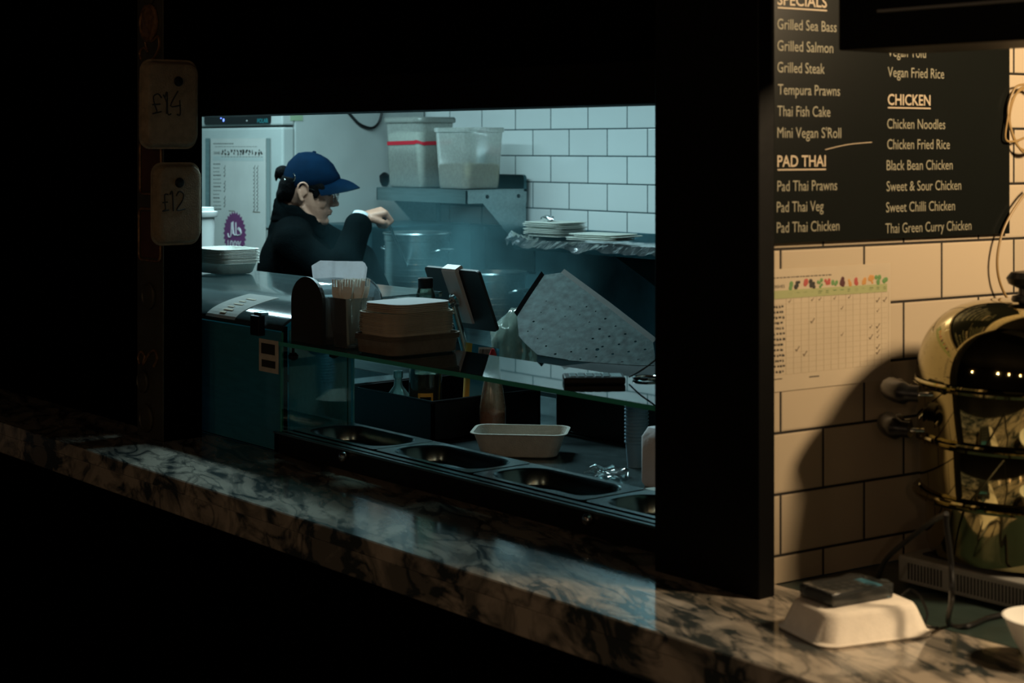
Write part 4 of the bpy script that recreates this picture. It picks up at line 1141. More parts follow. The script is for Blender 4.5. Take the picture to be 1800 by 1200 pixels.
# notice following the curve
def curve_at(t):      # t along profile 0..1
    k = t * 12; i = min(11, int(k)); f_ = k - i; A_, B_ = prof[i], prof[i + 1]; return A_[0] + (B_[0] - A_[0]) * f_, A_[1] + (B_[1] - A_[1]) * f_
def onc(px, t, off=.0015):
    y, z = curve_at(t); y2, z2 = curve_at(min(1, t + .02)); n_ = V((0, -(z2 - z), (y2 - y))).normalized()
    return V((P(px, 0, Y=y).x, y, z)) + n_ * off
nt_ = thing('paper_notice', 'white paper notice stuck over curved steel cabinet top', 'notice', onc(400, .2) - V((0, 0, 0)))
m = MB(); A_ = []; B_ = []
xl = onc(362, .04).x; xr = onc(413, .04).x
for i in range(10):
    t_ = .04 + .62 * i / 9; p_ = onc(400, t_); A_.append(V((xl, p_.y, p_.z))); B_.append(V((xr, p_.y, p_.z)))
va = [m.bm.verts.new(p_) for p_ in A_]; vb = [m.bm.verts.new(p_) for p_ in B_]
for i in range(9): m.face([va[i], vb[i], vb[i + 1], va[i + 1]])
bmesh.ops.solidify(m.bm, geom=m.bm.faces[:], thickness=.0006)
m.xf(Matrix.Translation(-V(nt_.location))).build('sheet', 'paper', nt_)
m = MB()
for i in range(2, 8):
    t_ = .04 + .62 * i / 9; p_ = onc(400, t_, .0026)
    m.obox(V(((xl + xr) / 2 + (.006 if i % 2 else -.004), p_.y, p_.z)), 0, (.045 if i % 2 else .03, .006, .0006), 0, Matrix.Rotation(math.atan2(curve_at(t_ + .02)[1] - curve_at(t_)[1], curve_at(t_ + .02)[0] - curve_at(t_)[0]), 4, 'X'))
m.xf(Matrix.Translation(-V(nt_.location))).build('print', 'inkfaint', nt_)
# things inside the cabinet
p = P(384, 665, Y=2.34)
o = MB().lathe([(.022, 0), (.024, .01), (.024, .10), (.012, .125), (.010, .14), (.013, .142), (.013, .158), (.002, .16)], n=24).build('bottle', 'tealgl', smooth=True, loc=(p.x - .03, 2.28, ZC + .0125)); tag(o, 'pale squeeze bottle standing inside the display cabinet', 'bottle')
o = MB().ball((0, 0, .018), (.022, .018, .018), 14).build('lemon', 'pack', smooth=True, loc=(P(388, 0, Y=2.36).x, 2.36, ZC + .1445)); tag(o, 'dull yellow lemon on the inner shelf of the display cabinet', 'lemon')

# nested trays -------------------------------------------------------
def tray_mesh(name, lx, ly, h, cr, mm, tp=.80, rim=.008):
    L = [(lx * tp * .9, ly * tp * .9, cr * .8, 0), (lx * tp, ly * tp, cr, .004), (lx - rim * 2, ly - rim * 2, cr, h - .0022), (lx, ly, cr + .004, h - .0018), (lx, ly, cr + .004, h - .0002), (lx - rim * 2 + .001, ly - rim * 2 + .001, cr, h), (lx * tp - .002, ly * tp - .002, cr, .0058), (lx * tp * .88, ly * tp * .88, cr * .8, .002)]
    return rrloft(L).build(name, mm, smooth=True, loc=(0, 0, 0))
def tray_stack(name, x, y, z, n, pitch, lx, ly, h, cr, mm, rz, label, group, cat='tray', tp=.8, jit=.0015, seed=1, rim=.008, toplabel=None):
    r = random.Random(seed); proto = tray_mesh(name, lx, ly, h, cr, mm, tp, rim)
    for k in range(n):
        o = proto if k == 0 else copy_tree(proto)
        o.location = (x + r.uniform(-jit, jit), y + r.uniform(-jit, jit), z + k * pitch); o.rotation_euler = (0, 0, rz + r.uniform(-.012, .012))
        tag(o, ORD[n - 1 - k] + ' of ' + label, cat, group)
# white tray stack on the cabinet
zcab = CAM_Z - .3835 + .001
pw_ = P(395, 0, D=5.12)
q = P(443, 0, Y=2.60)
tray_stack('food_tray', q.x - .095, 2.565, zcab, 10, .0046, .20, .15, .034, .035, 'traypale', 0, 'white pulp trays stacked on the display cabinet', 'white trays stacked on the display cabinet', jit=.001)
q = P(361, 0, Y=2.60)
cup = thing('takeaway_tub', 'white plastic tub with lid behind the tray stack at the post', 'tub', (q.x - .055, 2.70, 0)); cup.location = (P(346, 0, Y=2.72).x, 2.72, ZC + .001)
# its stand: kitchen-side ledge behind the cabinet
MB().lathe([(.040, 0), (.050, .39), (.050, .395)], n=32).build('tub_body', 'white', cup, smooth=True)
hc = P(355, 385, Y=2.72).z - ZC
bpy.data.objects.remove(cup.children[0])
MB().lathe([(.045, 0), (.054, hc - .01), (.054, hc)], n=32).build('tub_body', 'white', cup, smooth=True)
MB().lathe([(.062, hc), (.064, hc + .003), (.064, hc + .018), (.052, hc + .020), (.052, hc + .032), (.003, hc + .032)], n=32).build('lid', 'white', cup, smooth=True)
for ob in (cup,): ob.location.y = 2.79; ob.location.x = P(349, 0, Y=2.79).x

# kraft stacks on glass shelf
z = GZ + .0006
cx, cy = -3.178, 2.290
tray_stack('kraft_tray', cx, cy, z, 4, .0036, .166, .214, .036, .03, 'kraftdark', .02, 'dark kraft trays at the foot of the pile', 'dark kraft trays at the foot of the pile', tp=.92, seed=3, rim=.005)
z2k = z + 3 * .0036 + .0045
tray_stack('kraft_tray', cx + .001, cy - .004, z2k + .003, 13, .0036, .158, .198, .036, .04, 'kraft', .05, 'brown kraft trays mid pile on the glass shelf', 'mid brown kraft trays in the middle of the pile', tp=.9, seed=5, rim=.005)
zt_ = z2k + .003 + 12 * .0036 + .036 + .0006
r9 = random.Random(9); proto = None
for k in range(5):
    if proto is None:
        m = MB(); m.mi('kraft'); m.mi('lidpaper'); m.cur = 0
        m.loft([rr(.136, .170, .038, 0), rr(.140, .174, .038, .001), rr(.140, .174, .038, .0034)], True, False); m.cur = 1
        m.loft([rr(.140, .174, .038, .0034), rr(.138, .172, .038, .0038)], False, True)
        bmesh.ops.remove_doubles(m.bm, verts=m.bm.verts, dist=1e-5); o = proto = m.build('paper_plate', None, loc=(0, 0, 0))
    else: o = copy_tree(proto)
    o.location = (cx + .004 + r9.uniform(-.001, .001), cy - .002 + r9.uniform(-.001, .001), zt_ + k * .0042); o.rotation_euler = (0, 0, .12 + r9.uniform(-.01, .01))
    tag(o, ORD[4 - k] + ' of the flat paper plates on the kraft pile', 'plate', 'flat plates on the kraft pile')

# napkin dispenser
dl, dr = P(512, 0, Y=2.2).x, P(565, 0, Y=2.2).x
nd = thing('napkin_dispenser', 'rounded napkin dispenser with dark end cap on the glass shelf', 'napkin dispenser', ((dl + dr) / 2, 2.2, GZ + .0006))
hw = (dr - dl) / 2; HH = P(540, 488, Y=2.2).z - GZ - .0006
def dprof(hw_, hh_, k=14, z0=0., sq=.85):
    pts = [(-hw_, z0), (hw_, z0)]
    rz_ = hw_ * sq
    for i in range(k + 1):
        a_ = PI * i / k; pts.append((hw_ * math.cos(a_), hh_ - rz_ + rz_ * math.sin(a_)))
    return pts
m = MB().prism(dprof(hw, HH), 'y', 0, .012); m.prism(dprof(hw + .002, HH + .002, z0=.0), 'y', .001, .006); m.build('end_cap', 'browncap', nd)
m = MB(); outer = dprof(hw - .004, HH - .004); m.loft([[V((u, y, v)) for u, v in outer] for y in (.0125, .150, .172, .185)][:3], False, False)
m = MB(); rings = []
for y, k in ((.0125, 1), (.15, 1), (.175, .94), (.19, .80), (.196, .6)):
    rings.append([V((u * k, y, v * (k * .5 + .5))) for u, v in dprof(hw - .003, HH - .003)])
m.loft(rings, False, True).build('hood', 'smoke', nd, smooth=True)
MB().box((-hw + .004, .0125, 0), (hw - .004, .19, .012), .002).build('base', 'blackplastic', nd)
MB().box((-hw + .016, .03, .014), (hw - .016, .15, HH - .05), .006).build('napkin_pack', 'napkin', nd)
# napkin standing in the top slot
m = MB(); rings = []
tl, tr_ = P(537, 0, Y=2.27).x - nd.location.x, P(646, 0, Y=2.27).x - nd.location.x
zt2 = P(590, 459, Y=2.28).z - nd.location.z
nx = 16; A_ = []
for i in range(nx + 1):
    u = i / nx
    A_.append((u, .004 * math.sin(u * 9) + .003 * math.sin(u * 23)))
rows = []
for j_ in range(6):
    v_ = j_ / 5; row = []
    for u, wv in A_:
        # fold fans out diagonally along +x +y so its face is seen from the hall
        ww = 1 - .10 * (1 - v_) - .05 * max(0, v_ - .75) / .25; ed = .012 * max(0, v_ - .75) / .25 * max(0, abs(u - .5) - .40) / .1
        q_ = V((-.058 + .128 * ((u - .5) * ww + .5), .050 + .085 * ((u - .5) * ww + .5) + wv, HH - .02 + (zt2 - HH + .02) * v_ - ed))
        row.append(m.bm.verts.new(q_))
    rows.append(row)
for j_ in range(5):
    for i in range(nx): m.face([rows[j_][i], rows[j_][i + 1], rows[j_ + 1][i + 1], rows[j_ + 1][i]])
bmesh.ops.solidify(m.bm, geom=m.bm.faces[:], thickness=.010)
o = m.build('napkin', 'napkin', nd, smooth=True)

# cutlery bin with wooden forks
fbn = thing('cutlery_bin', 'clear plastic cutlery bin beside the napkin dispenser', 'cutlery bin', (-3.342, 2.243, GZ + .0006))
L = [(.056, .058, .004, .0), (.060, .062, .005, .003), (.078, .080, .006, .115), (.082, .084, .006, .116), (.082, .084, .006, .119), (.074, .076, .005, .119), (.057, .059, .004, .006)]
rrloft(L).build('bin', 'clear', fbn, smooth=True)
proto = None; rf = random.Random(11)
for k in range(26):
    if proto is None:
        m = MB()
        m.box((-.0035, -.0008, 0), (.0035, .0008, .09), .0005)
        m.loft([[V((-.0035, -.0008, .09)), V((.0035, -.0008, .09)), V((.0035, .0008, .09)), V((-.0035, .0008, .09))], [V((-.011, -.0025, .115)), V((.011, -.0025, .115)), V((.011, -.0009, .115)), V((-.011, -.0009, .115))], [V((-.012, .0005, .132)), V((.012, .0005, .132)), V((.012, .002, .132)), V((-.012, .002, .132))]])
        for t_ in (-.0095, -.0035, .0035, .0095): m.box((t_ - .0018, .0004, .130), (t_ + .0018, .0020, .150), .0005)
        o = proto = m.build('wooden_fork', 'wood', loc=(0, 0, 0))
    else: o = copy_tree(proto)
    i_, j_ = k % 5, k // 5
    o.location = (fbn.location.x - .026 + i_ * .0125 + rf.uniform(-.002, .002), fbn.location.y - .022 + j_ * .0085, GZ + .0085 + rf.uniform(0, .006))
    o.rotation_euler = (rf.uniform(-.10, .06), rf.uniform(-.12, .14), rf.uniform(.2, 1.0))
    tag(o, 'wooden fork in clear bin, ' + ['leftmost', 'second from left', 'middle', 'second from right', 'rightmost'][k % 5] + ' of the ' + ['front', 'second', 'third', 'fourth', 'back', 'extra back'][k // 5] + ' row', 'fork', 'wooden forks in the cutlery bin')
# clear sheet flap at right of the dispenser
o = MB().box((-3.30, 2.335, GZ + .0006), (-3.296, 2.385, GZ + .115), .001)
o.box((-3.30, 2.335, GZ + .113), (-3.22, 2.385, GZ + .116)); o = o.build('acrylic_stand', 'clear'); tag(o, 'small clear acrylic stand behind the kraft lids', 'stand')

# black box under the shelf, and what stands on it
bx = thing('black_crate', 'large black open crate behind the food pans', 'crate', (-3.62, 2.73, ZC + .0005))
bh = .105
m = MB().box((-.19, -.18, 0), (.19, .18, .008)); 
for a_, b_ in (((-.19, -.18), (.19, -.172)), ((-.19, .172), (.19, .18)), ((-.19, -.18), (-.182, .18)), ((.182, -.18), (.19, .18))): m.box((a_[0], a_[1], 0), (b_[0], b_[1], bh))
m.build('crate_walls', 'blackplastic', bx)
m = MB().tube([V((-.192, -.182, bh)), V((.192, -.182, bh)), V((.192, .182, bh)), V((-.192, .182, bh))], .004, 6, closed=True); m.build('rim', 'blackplastic', bx)
zbx = ZC + .0005 + .0085
p = V((-3.60, 2.622, zbx)); p = P(748, 0, Y=2.64); 
hb_ = P(748, 489, Y=2.64).z - zbx
bt = thing('glass_bottle', 'pale green glass bottle with black cap and dark labelled base behind the kraft pile', 'bottle', (p.x, 2.64, zbx))
MB().lathe([(.042, 0), (.044, .008), (.044, .15), (.040, .175), (.034, .22), (.026, hb_ - .045), (.018, hb_ - .02), (.017, hb_ - .002)], n=32).build('bottle_body', 'paleglass', bt, smooth=True)
MB().lathe([(.040, .004), (.041, .148), (.02, .150)], n=32).build('contents', 'darkgl', bt, smooth=True)
MB().lathe([(.019, hb_ - .026), (.020, hb_ - .024), (.020, hb_), (.018, hb_ + .002)], n=24).build('cap', 'blackplastic', bt, smooth=True)
q = V((.0, -.0445, .0))
ang0 = math.atan2(-p.y, -p.x)
m = MB(); rg_ = [[], [], [], []]
for i in range(9):
    a_ = ang0 - .45 + .9 * i / 8
    for k, (zz_, e) in enumerate(((.048, .0452), (.10, .0452))): rg_[k].append(V((math.cos(a_) * e, math.sin(a_) * e, zz_)))
m.loft([rg_[0], rg_[1]], False, False, closed=False); lb = m.build('label', 'yellow', bt)
m = MB(); rg_ = [[], []]
for i in range(9):
    a_ = ang0 - .32 + .64 * i / 8
    for k, zz_ in enumerate((.058, .09)): rg_[k].append(V((math.cos(a_) * .0460, math.sin(a_) * .0460, zz_)))
m.loft(rg_, False, False, closed=False); m.build('label_panel', 'darkgl', lb)
# made-up pale teal bottle in place of a light gap between dark things
p = P(700, 0, Y=2.62)
o = MB().lathe([(.034, 0), (.036, .006), (.036, .055), (.028, .085), (.012, .105), (.010, .125), (.013, .127), (.013, .145), (.002, .147)], n=28).build('light_gap_bottle', 'tealgl', smooth=True, loc=(p.x, 2.62, zbx)); tag(o, 'small pale teal bottle added for a light gap in black crate under the glass shelf', 'bottle')
# packet with barcode
p = P(843, 0, Y=2.80); ht = P(840, 602, Y=2.80).z - zbx
pk = thing('printed_packet', 'blue and yellow packet with a barcode leaning behind the glass shelf', 'packet', (-3.475, 2.735, zbx), math.radians(45))
pk.rotation_euler = (-.4, 0, math.radians(45)); pk.location.z += .012
m = MB(); rings = []
for i in range(9):
    v_ = i / 8; tk = .018 * math.sin(PI * min(1, v_ * 1.0 + .02)) ** .5 + .002; ww = .046
    rings.append([V((math.cos(t) * ww, math.sin(t) * tk, v_ * ht * (1 - .04 * math.cos(t)))) for t in [2 * PI * k / 20 for k in range(20)]])
m.mi('blue'); m.mi('yellow'); m.cur = 0; m.loft(rings)
for f in m.bm.faces:
    if f.calc_center_median().x < -.022: f.material_index = 1
m.build('bag', None, pk, smooth=True)
m = MB().box((-.008, -.0205, ht - .050), (.032, -.0190, ht - .010)); lb = m.build('barcode_label', 'white', pk)
m = MB(); x = -.004
while x < .028:
    w_ = rnd.choice((.0008, .0014, .002)); m.box((x, -.0212, ht - .045), (x + w_, -.0204, ht - .016)); x += w_ + rnd.choice((.0008, .0014))
m.build('barcode', 'ink', lb)

# squeeze sauce bottle
p = P(872, 0, D=4.31)
sq = thing('squeeze_bottle', 'squeeze bottle of orange sauce with red nozzle beside the black crate', 'bottle', (-3.372, 2.700, ZC + .0005))
hs = P(873, 614, D=4.31).z - ZC
MB().lathe([(.032, 0), (.034, .005), (.034, .085), (.030, .115), (.021, .165), (.017, .178), (.017, .190)], n=32).build('bottle_body', 'bottleplastic', sq, smooth=True)
MB().lathe([(.030, .003), (.032, .008), (.032, .075), (.01, .078)], n=32).build('sauce', 'sauce', sq, smooth=True)
MB().lathe([(.018, .188), (.019, .190), (.019, .200), (.012, .206), (.009, .222), (.004, hs)], n=24).build('nozzle', 'redcap', sq, smooth=True)
# yellow-green lid piece right of it
# tablet on stand
A = P(840, 478, Y=2.75); B = P(745, 464, Y=2.75)
wT = A.x - B.x; tilt = math.atan2(.066, .163)
Tc = V(((A.x + B.x) / 2, 2.75, (A.z + B.z) / 2 - .003))
tb = thing('tablet_stand', 'black tablet in a white tilting stand, seen from behind', 'tablet', (-3.58, 2.80, zbx))
TM = Matrix.Translation(Tc - V(tb.location)) @ Matrix.Rotation(tilt, 4, 'X')
hT = .178
m = MB(); pts = rr(wT, hT, .012, 0, 0, -hT / 2); m.loft([[V((p_.x, 0, p_.y)) for p_ in pts], [V((p_.x, .009, p_.y)) for p_ in pts]]); m.xf(TM).build('tablet', 'tablet', tb)
m = MB(); xa = (P(795, 0, Y=2.75).x - (A.x + B.x) / 2)
m.prism([(-.010, .006), (-.014, .0), (-.012, -.155), (-.004, -.158), (-.002, -.006), (.011, -.006), (.011, -.012), (.015, -.012), (.015, .004), (.012, .008)], 'x', xa - .032, xa + .028)
m.xf(TM).build('bracket_arm', 'armwhite', tb)
m = MB().lathe([(.020, 0), (.020, .006), (.014, .010), (.012, .030), (.004, .032)], n=24).xf(TM @ Matrix.Translation((xa - .01, -.014, -.085)) @ Matrix.Rotation(PI / 2, 4, 'X')); m.build('swivel_knob', 'chrome', tb, smooth=True)
kp = TM @ V((xa - .01, -.030, -.085))
m = MB().tube([kp, kp + V((-.035, -.005, -.004))], .009, 12); m.ball(kp, .014, 12); m.build('swivel_lever', 'chrome', tb, smooth=True)
m = MB().tube([V((0.0, .0, .006)), V((0, 0, .10)), kp + V((0, .01, -.02)), kp], .011, 12, smooth=4); m.build('stem', 'steel', tb, smooth=True)
MB().lathe([(.06, 0), (.06, .006), (.015, .012)], n=32).build('base_plate', 'steel', tb, smooth=True)

# crumpled plastic bag
p = P(903, 0, D=4.75)
m = MB().ball((0, 0, .11), (.062, .055, .12), 36)
for v in m.bm.verts:
    d_ = v.co - V((0, 0, .11)); v.co += d_.normalized() * (noise.noise(v.co * 14) * .028 + noise.noise(v.co * 45) * .010)
    if v.co.z > .18: v.co.x *= 1.25
    v.co.z = max(0, v.co.z)
bgb = P(903, 538, D=4.75).z - ZC
m.xf(Matrix.Scale(bgb / .235, 4, (0, 0, 1)))
o = m.build('plastic_bag', glass_mat('grey_bag_plastic', (.7, .8, .78), .12, milky=.6, milk_col=(.34, .42, .36)), smooth=True, loc=(p.x, p.y, ZC + .0005)); tag(o, 'crumpled grey plastic bag between the tablet and perforated plate', 'bag')

# black fryer box and perforated plate
fb0 = P(940, 628, D=4.45); zfr = P(1050, 652, D=4.45).z
fxl, fyl = P(1003, 0, D=4.5).x, 2.95
fr = thing('black_fryer', 'black box fryer under the perforated plate', 'fryer', (-3.0, 3.1, ZC + .0005))
TF = Matrix.Translation((3.0, -3.1, 0))
hf = zfr - ZC
MB().box((fxl, 2.92, .0), (-2.75, 3.22, hf - .05), .006).xf(TF).build('body', 'blackplastic', fr)
xl_ = P(940, 0, Y=2.90).x
MB().box((xl_, 2.89, hf - .05), (-2.72, 3.26, hf), .008).xf(TF).build('top_rim', 'blackplastic', fr)
# perforated plate: plane through three points
a = P(944, 626, D=4.36); b = P(1148, 645, D=4.24); c = P(985, 477, D=4.66)
nrm = (b - a).cross(c - a).normalized()
def onpl(px, py):
    r = ray(px); dv = V((r.x, r.y, -(py - HOR) / F_PX)); o_ = V((0, 0, CAM_Z)); return o_ + dv * ((a - o_).dot(nrm) / dv.dot(nrm))
ex = (b - a).normalized(); ey = nrm.cross(ex).normalized()
if ey.z < 0: ey = -ey; 
def uvp(px, py): q_ = onpl(px, py) - a; return V((q_.dot(ex), q_.dot(ey)))
poly = [uvp(*q_) for q_ in ((912, 590), (922, 602), (946, 624), (1000, 633), (1060, 638), (1120, 642), (1150, 642), (1151, 624), (1148, 602), (1066, 538), (986, 479), (957, 483), (932, 520), (909, 556))]
holes_px = [(951, 549, 1), (938, 565, 2.2), (928, 582, 1.2), (954, 578, 1), (945, 595, 1), (960, 608, 1.8), (976, 622, 2.2), (1004, 618, 1.8), (1020, 631, 1.6), (1042, 595, 2.2), (1054, 578, 2.4), (1031, 613, 2), (1050, 614, 3.6), (1059, 609, 2.2), (1048, 627, 2), (1071, 591, 2.2), (1088, 605, 2.2), (1077, 622, 2.2), (1094, 636, 2), (1105, 618, 2.2), (1122, 632, 2.2), (1134, 614, 2.2), (1117, 600, 2.4), (1099, 587, 2.2), (1082, 573, 1.6), (1064, 560, 2.2), (1047, 547, 1.4), (1031, 539, 1.6), (1002, 539, 1), (977, 543, 1), (1036, 566, 1.2), (1019, 553, 1.2), (993, 556, 1), (960, 529, .9), (984, 592, .8), (1012, 580, .8)]
loops = [[V((p_.x, p_.y, 0)) for p_ in poly]]
for (hx, hy, hr) in holes_px:
    cc = uvp(hx, hy); r_ = hr * .0013 + .0006
    loops.append([V((cc.x + r_ * math.cos(2 * PI * i / 12), cc.y + r_ * math.sin(2 * PI * i / 12), 0)) for i in range(12)][::-1])
tris = tessellate_polygon(loops); flat = [p_ for l_ in loops for p_ in l_]
PMx = Matrix((( ex.x, ey.x, nrm.x, 0), (ex.y, ey.y, nrm.y, 0), (ex.z, ey.z, nrm.z, 0), (0, 0, 0, 1)))
pp = thing('perforated_plate', 'battered perforated steel drain plate propped on the black fryer', 'plate', a - V((0, 0, 0)))
m = MB(); vs = [m.bm.verts.new(PMx @ p_) for p_ in flat]
for t_ in tris: m.face([vs[i] for i in t_])
bmesh.ops.recalc_face_normals(m.bm, faces=m.bm.faces)
bmesh.ops.solidify(m.bm, geom=m.bm.faces[:], thickness=.0018)
m.build('plate_sheet', mat('drain_plate_steel', (.040, .062, .062), .6, metal=.0, spec=.12, bump=.3, bscale=50, var=.5, vscale=45), pp)
nn = -nrm if nrm.dot(-FW) < 0 else nrm
def lip(name, pxs, w_, up, mm='steel'):
    A_ = [onpl(*q_) - a for q_ in pxs]; m = MB()
    B_ = [p_ + nn * w_ * .6 + up * w_ for p_ in A_]
    va = [m.bm.verts.new(p_) for p_ in A_]; vb = [m.bm.verts.new(p_) for p_ in B_]
    for i in range(len(A_) - 1): m.face([va[i], va[i + 1], vb[i + 1], vb[i]])
    bmesh.ops.solidify(m.bm, geom=m.bm.faces[:], thickness=.0018)
    m.build(name, mm, pp)
lip('folded_edge', ((986, 479), (1066, 538), (1148, 602)), .012, (ex * .7 + ey * .7).normalized(), 'hobm')
lip('folded_edge', ((909, 556), (932, 520), (957, 483)), .012, (-ex * .6 + ey * .4).normalized(), 'blackplastic')
lip('folded_edge', ((912, 590), (922, 602), (946, 624), (1000, 633)), .008, (-ey * .6 + nn * .3).normalized())

# pulp tray behind the pans
c_ = P(905, 803, Z=ZC)
ft = tray_mesh('pulp_tray', .238, .155, .060, .03, 'bagasse', .78, .008); ft.location = (c_.x - .02, c_.y + .035, ZC + .0006); ft.rotation_euler = (0, 0, math.radians(44))
tag(ft, 'deep beige pulp food tray standing behind the food pans', 'tray')
# cup stack
p = P(1119, 0, Y=2.74)
proto = None
for k in range(15):
    if proto is None:
        m = MB().lathe([(.022, 0), (.0265, .055), (.029, .057), (.029, .060), (.026, .060), (.021, .004), (.001, .004)], n=28)
        o = proto = m.build('paper_cup', 'cupblue', smooth=True, loc=(0, 0, 0))
    else: o = copy_tree(proto)
    o.location = (p.x, 2.74, ZC + .0006 + k * .0085)
    tag(o, ORD[14 - k] + ' of the blue-grey cups nested under the glass shelf', 'cup', 'nested column of blue-grey cups')
# white packet and small lids near the pillar
p = P(1158, 0, Y=2.62)
o = rrloft([(.05, .05, .01, 0), (.062, .060, .012, .01), (.062, .06, .012, .11), (.05, .03, .01, .13)]).build('wrapped_packet', 'napkin', smooth=True, loc=(p.x, 2.62, ZC + .0006)); tag(o, 'white wrapped packet beside the pillar behind the pans', 'packet')
p = P(1152, 0, Y=2.47); proto = None
for k in range(6):
    if proto is None:
        m = MB().lathe([(.020, 0), (.022, .003), (.022, .0045), (.001, .005)], n=24); o = proto = m.build('sauce_pot', 'bread', smooth=True, loc=(0, 0, 0))
    else: o = copy_tree(proto)
    o.location = (p.x, 2.47, ZC + .0006 + k * .006); tag(o, ORD[5 - k] + ' of the small pale sauce pots stacked by the pillar', 'pot', 'short stack of sauce pots by the pillar')
# film scrap on worktop
m = MB().ball((0, 0, .008), (.06, .035, .008), 20)
for v in m.bm.verts: v.co += V((noise.noise(v.co * 60), noise.noise(v.co * 60 + V((5, 5, 5))), noise.noise(v.co * 50) * 1.2)) * .012; v.co.z = max(0, v.co.z)
p = P(1068, 836, Z=ZC)
o = m.build('film_scrap', 'film', smooth=True, loc=(p.x, max(p.y, 2.50), ZC + .0006)); tag(o, 'crumpled clear film scrap lying on worktop behind the pans', 'film')
# keypad terminal on glass
p = P(1050, 671, Z=GZ)
kt = thing('keypad_terminal', 'flat black keypad terminal lying on the glass shelf', 'keypad', (p.x, p.y - .01, GZ + .0006), math.radians(52))
MB().box((-.062, -.034, 0), (.062, .034, .014), .003).build('case', 'blackplastic', kt)
m = MB()
for i in range(5):
    for j_ in range(4): m.box((-.050 + i * .017, -.026 + j_ * .0135, .0138), (-.037 + i * .017, -.016 + j_ * .0135, .0158), .0008)
m.build('keys', 'steel', kt)
MB().box((.034, -.026, .0138), (.056, .026, .0146)).build('display', 'steel', kt)
cable('keypad_cable', 'black wire from keypad terminal rising towards the pillar', [P(1106, 662, Z=GZ + .008), P(1125, 652, D=3.40), P(1152, 632, D=3.4), P(1180, 600, D=3.4)], .0018)
p = P(1136, 667, Z=GZ)
o = MB().tube([V((.026 * math.cos(t), .026 * math.sin(t), .003)) for t in [2 * PI * i / 32 for i in range(32)]], .003, 8, closed=True).build('metal_ring', 'chrome', smooth=True, loc=(p.x, p.y, GZ + .0006)); tag(o, 'thin metal ring lying on glass shelf right of the keypad', 'ring')

# price trays hung on the post
def price_tray(px0, py0, px1, py1, label, txt, skew, Xp, pinpx, strokes):
    a = P(px0, py1, X=Xp); b = P(px1, py0, X=Xp)
    t = thing('price_tray', label, 'price sign', (Xp, (a.y + b.y) / 2, a.z), PI / 2)      # local x -> +Y, local -y -> +X
    Wd, Hh = b.y - a.y, b.z - a.z
    m = MB()
    def ringz(sx, sz, r, dep):
        return [V((p_.x + skew * p_.y, dep, p_.y + Hh / 2)) for p_ in rr(Wd - sx, Hh - sz, r, 0)]
    m.loft([ringz(0, 0, .03, .020), ringz(0, 0, .03, .017), ringz(.010, .010, .028, .016), ringz(.020, .022, .026, -.006), ringz(.028, .030, .022, -.009), ringz(.045, .045, .02, -.0095)], True, True)
    m.build('tray_shell', 'pricepulp', t, smooth=True)
    def loc_(px, py): p_ = P(px, py, X=Xp + .011); return V((p_.y - t.location.y, -.0105, p_.z - t.location.z))
    for s_ in strokes: MB().tube([loc_(*q_) for q_ in s_], .0018, 6, smooth=4).build('handwriting', 'ink', t, smooth=True)
    q_ = loc_(*pinpx); m = MB().lathe([(.012, 0), (.013, .003), (.010, .008), (.004, .010)], n=20).xf(Matrix.Translation(q_) @ Matrix.Rotation(PI / 2, 4, 'X')); m.build('pin', 'blackplastic', t, smooth=True)
    return t
Xp = pl + .012
price_tray(251, 106, 352, 262, 'dim pulp tray price sign reading £14, upper of the two on the post', '', .01, Xp + .012, (313, 143),
    [((284, 172), (278, 165), (270, 170), (272, 184), (276, 196), (268, 200), (284, 196)), ((268, 184), (282, 183)), ((287, 166), (293, 180), (293, 200)), ((290, 172), (294, 162), (295, 199), (301, 200)), ((313, 160), (300, 186), (318, 185)), ((316, 176), (317, 201), (311, 201))])
price_tray(271, 285, 357, 433, 'pulp tray price sign reading £12 with black stud, lower of the two on the post', '', 0, Xp + .010, (315, 321),
    [((296, 342), (290, 342), (290, 356), (291, 368), (286, 371), (297, 369)), ((286, 356), (295, 355)), ((299, 342), (303, 337), (305, 371)), ((310, 344), (316, 336), (323, 342), (320, 354), (311, 369), (326, 367))])

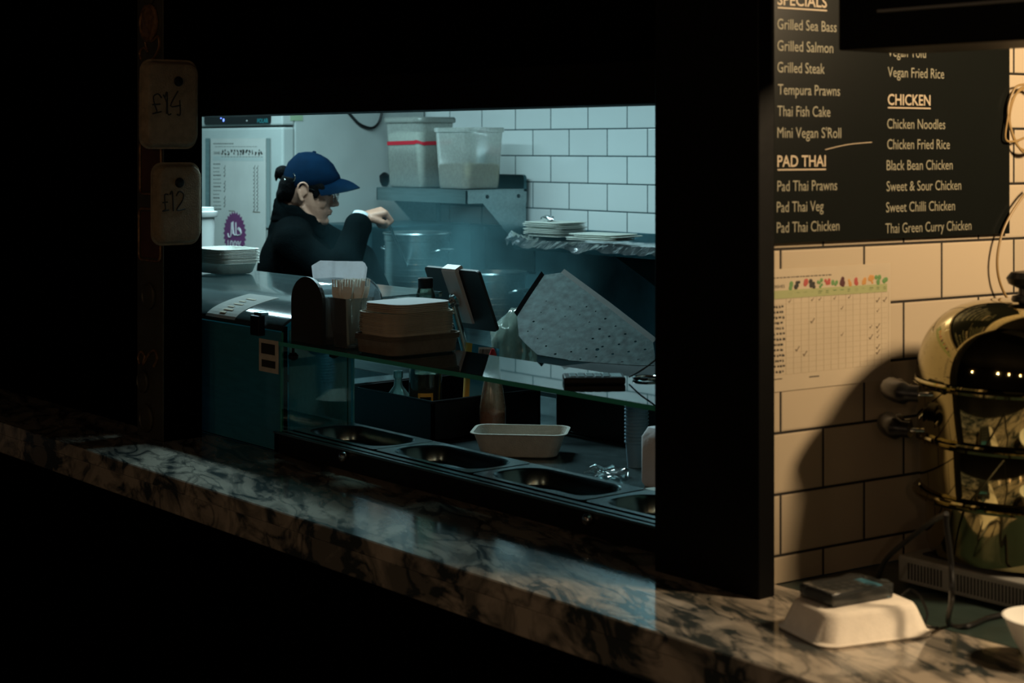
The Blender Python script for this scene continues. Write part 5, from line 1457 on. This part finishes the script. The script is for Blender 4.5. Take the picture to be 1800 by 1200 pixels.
# ------------------------------------------------------------------ steam over the pots
def steam(name, c, rad, dens, seed, label):
    m = bpy.data.materials.new('steam_vapour'); m.use_nodes = True; nt = m.node_tree; nt.nodes.clear()
    out = nt.nodes.new('ShaderNodeOutputMaterial'); pv = nt.nodes.new('ShaderNodeVolumePrincipled')
    pv.inputs['Color'].default_value = (.40, .88, 1, 1); pv.inputs['Anisotropy'].default_value = .1
    tc = nt.nodes.new('ShaderNodeTexCoord'); n = nt.nodes.new('ShaderNodeTexNoise'); n.inputs['Scale'].default_value = 3.2; n.inputs['Detail'].default_value = 3
    mp = nt.nodes.new('ShaderNodeMapping'); mp.inputs['Location'].default_value = (seed, seed * .7, 0); nt.links.new(tc.outputs['Object'], mp.inputs[0]); nt.links.new(mp.outputs[0], n.inputs[0])
    g = nt.nodes.new('ShaderNodeVectorMath'); g.operation = 'LENGTH'
    sc_ = nt.nodes.new('ShaderNodeVectorMath'); sc_.operation = 'DIVIDE'; sc_.inputs[1].default_value = rad
    nt.links.new(tc.outputs['Object'], sc_.inputs[0]); nt.links.new(sc_.outputs[0], g.inputs[0])
    fo = nt.nodes.new('ShaderNodeMapRange'); fo.inputs['From Min'].default_value = .15; fo.inputs['From Max'].default_value = 1.0; fo.inputs['To Min'].default_value = 1; fo.inputs['To Max'].default_value = 0
    nt.links.new(g.outputs['Value'], fo.inputs[0])
    mr = nt.nodes.new('ShaderNodeMapRange'); mr.inputs['From Min'].default_value = .44; mr.inputs['From Max'].default_value = .62; mr.inputs['To Min'].default_value = .04; mr.inputs['To Max'].default_value = dens
    nt.links.new(n.outputs[0], mr.inputs[0])
    mu = nt.nodes.new('ShaderNodeMath'); mu.operation = 'MULTIPLY'; nt.links.new(mr.outputs[0], mu.inputs[0]); nt.links.new(fo.outputs[0], mu.inputs[1])
    nt.links.new(mu.outputs[0], pv.inputs['Density']); nt.links.new(pv.outputs[0], out.inputs['Volume'])
    o = MB().ball((0, 0, 0), rad, 24).build(name, m, loc=c); o['kind'] = 'stuff'; tag(o, label, 'steam')
steam('steam', tuple(P(770, 440, D=5.85)), (.80, .45, .30), .95, 2.0, 'pale steam drifting from the pots over the cooking range')

bpy.context.view_layer.update()
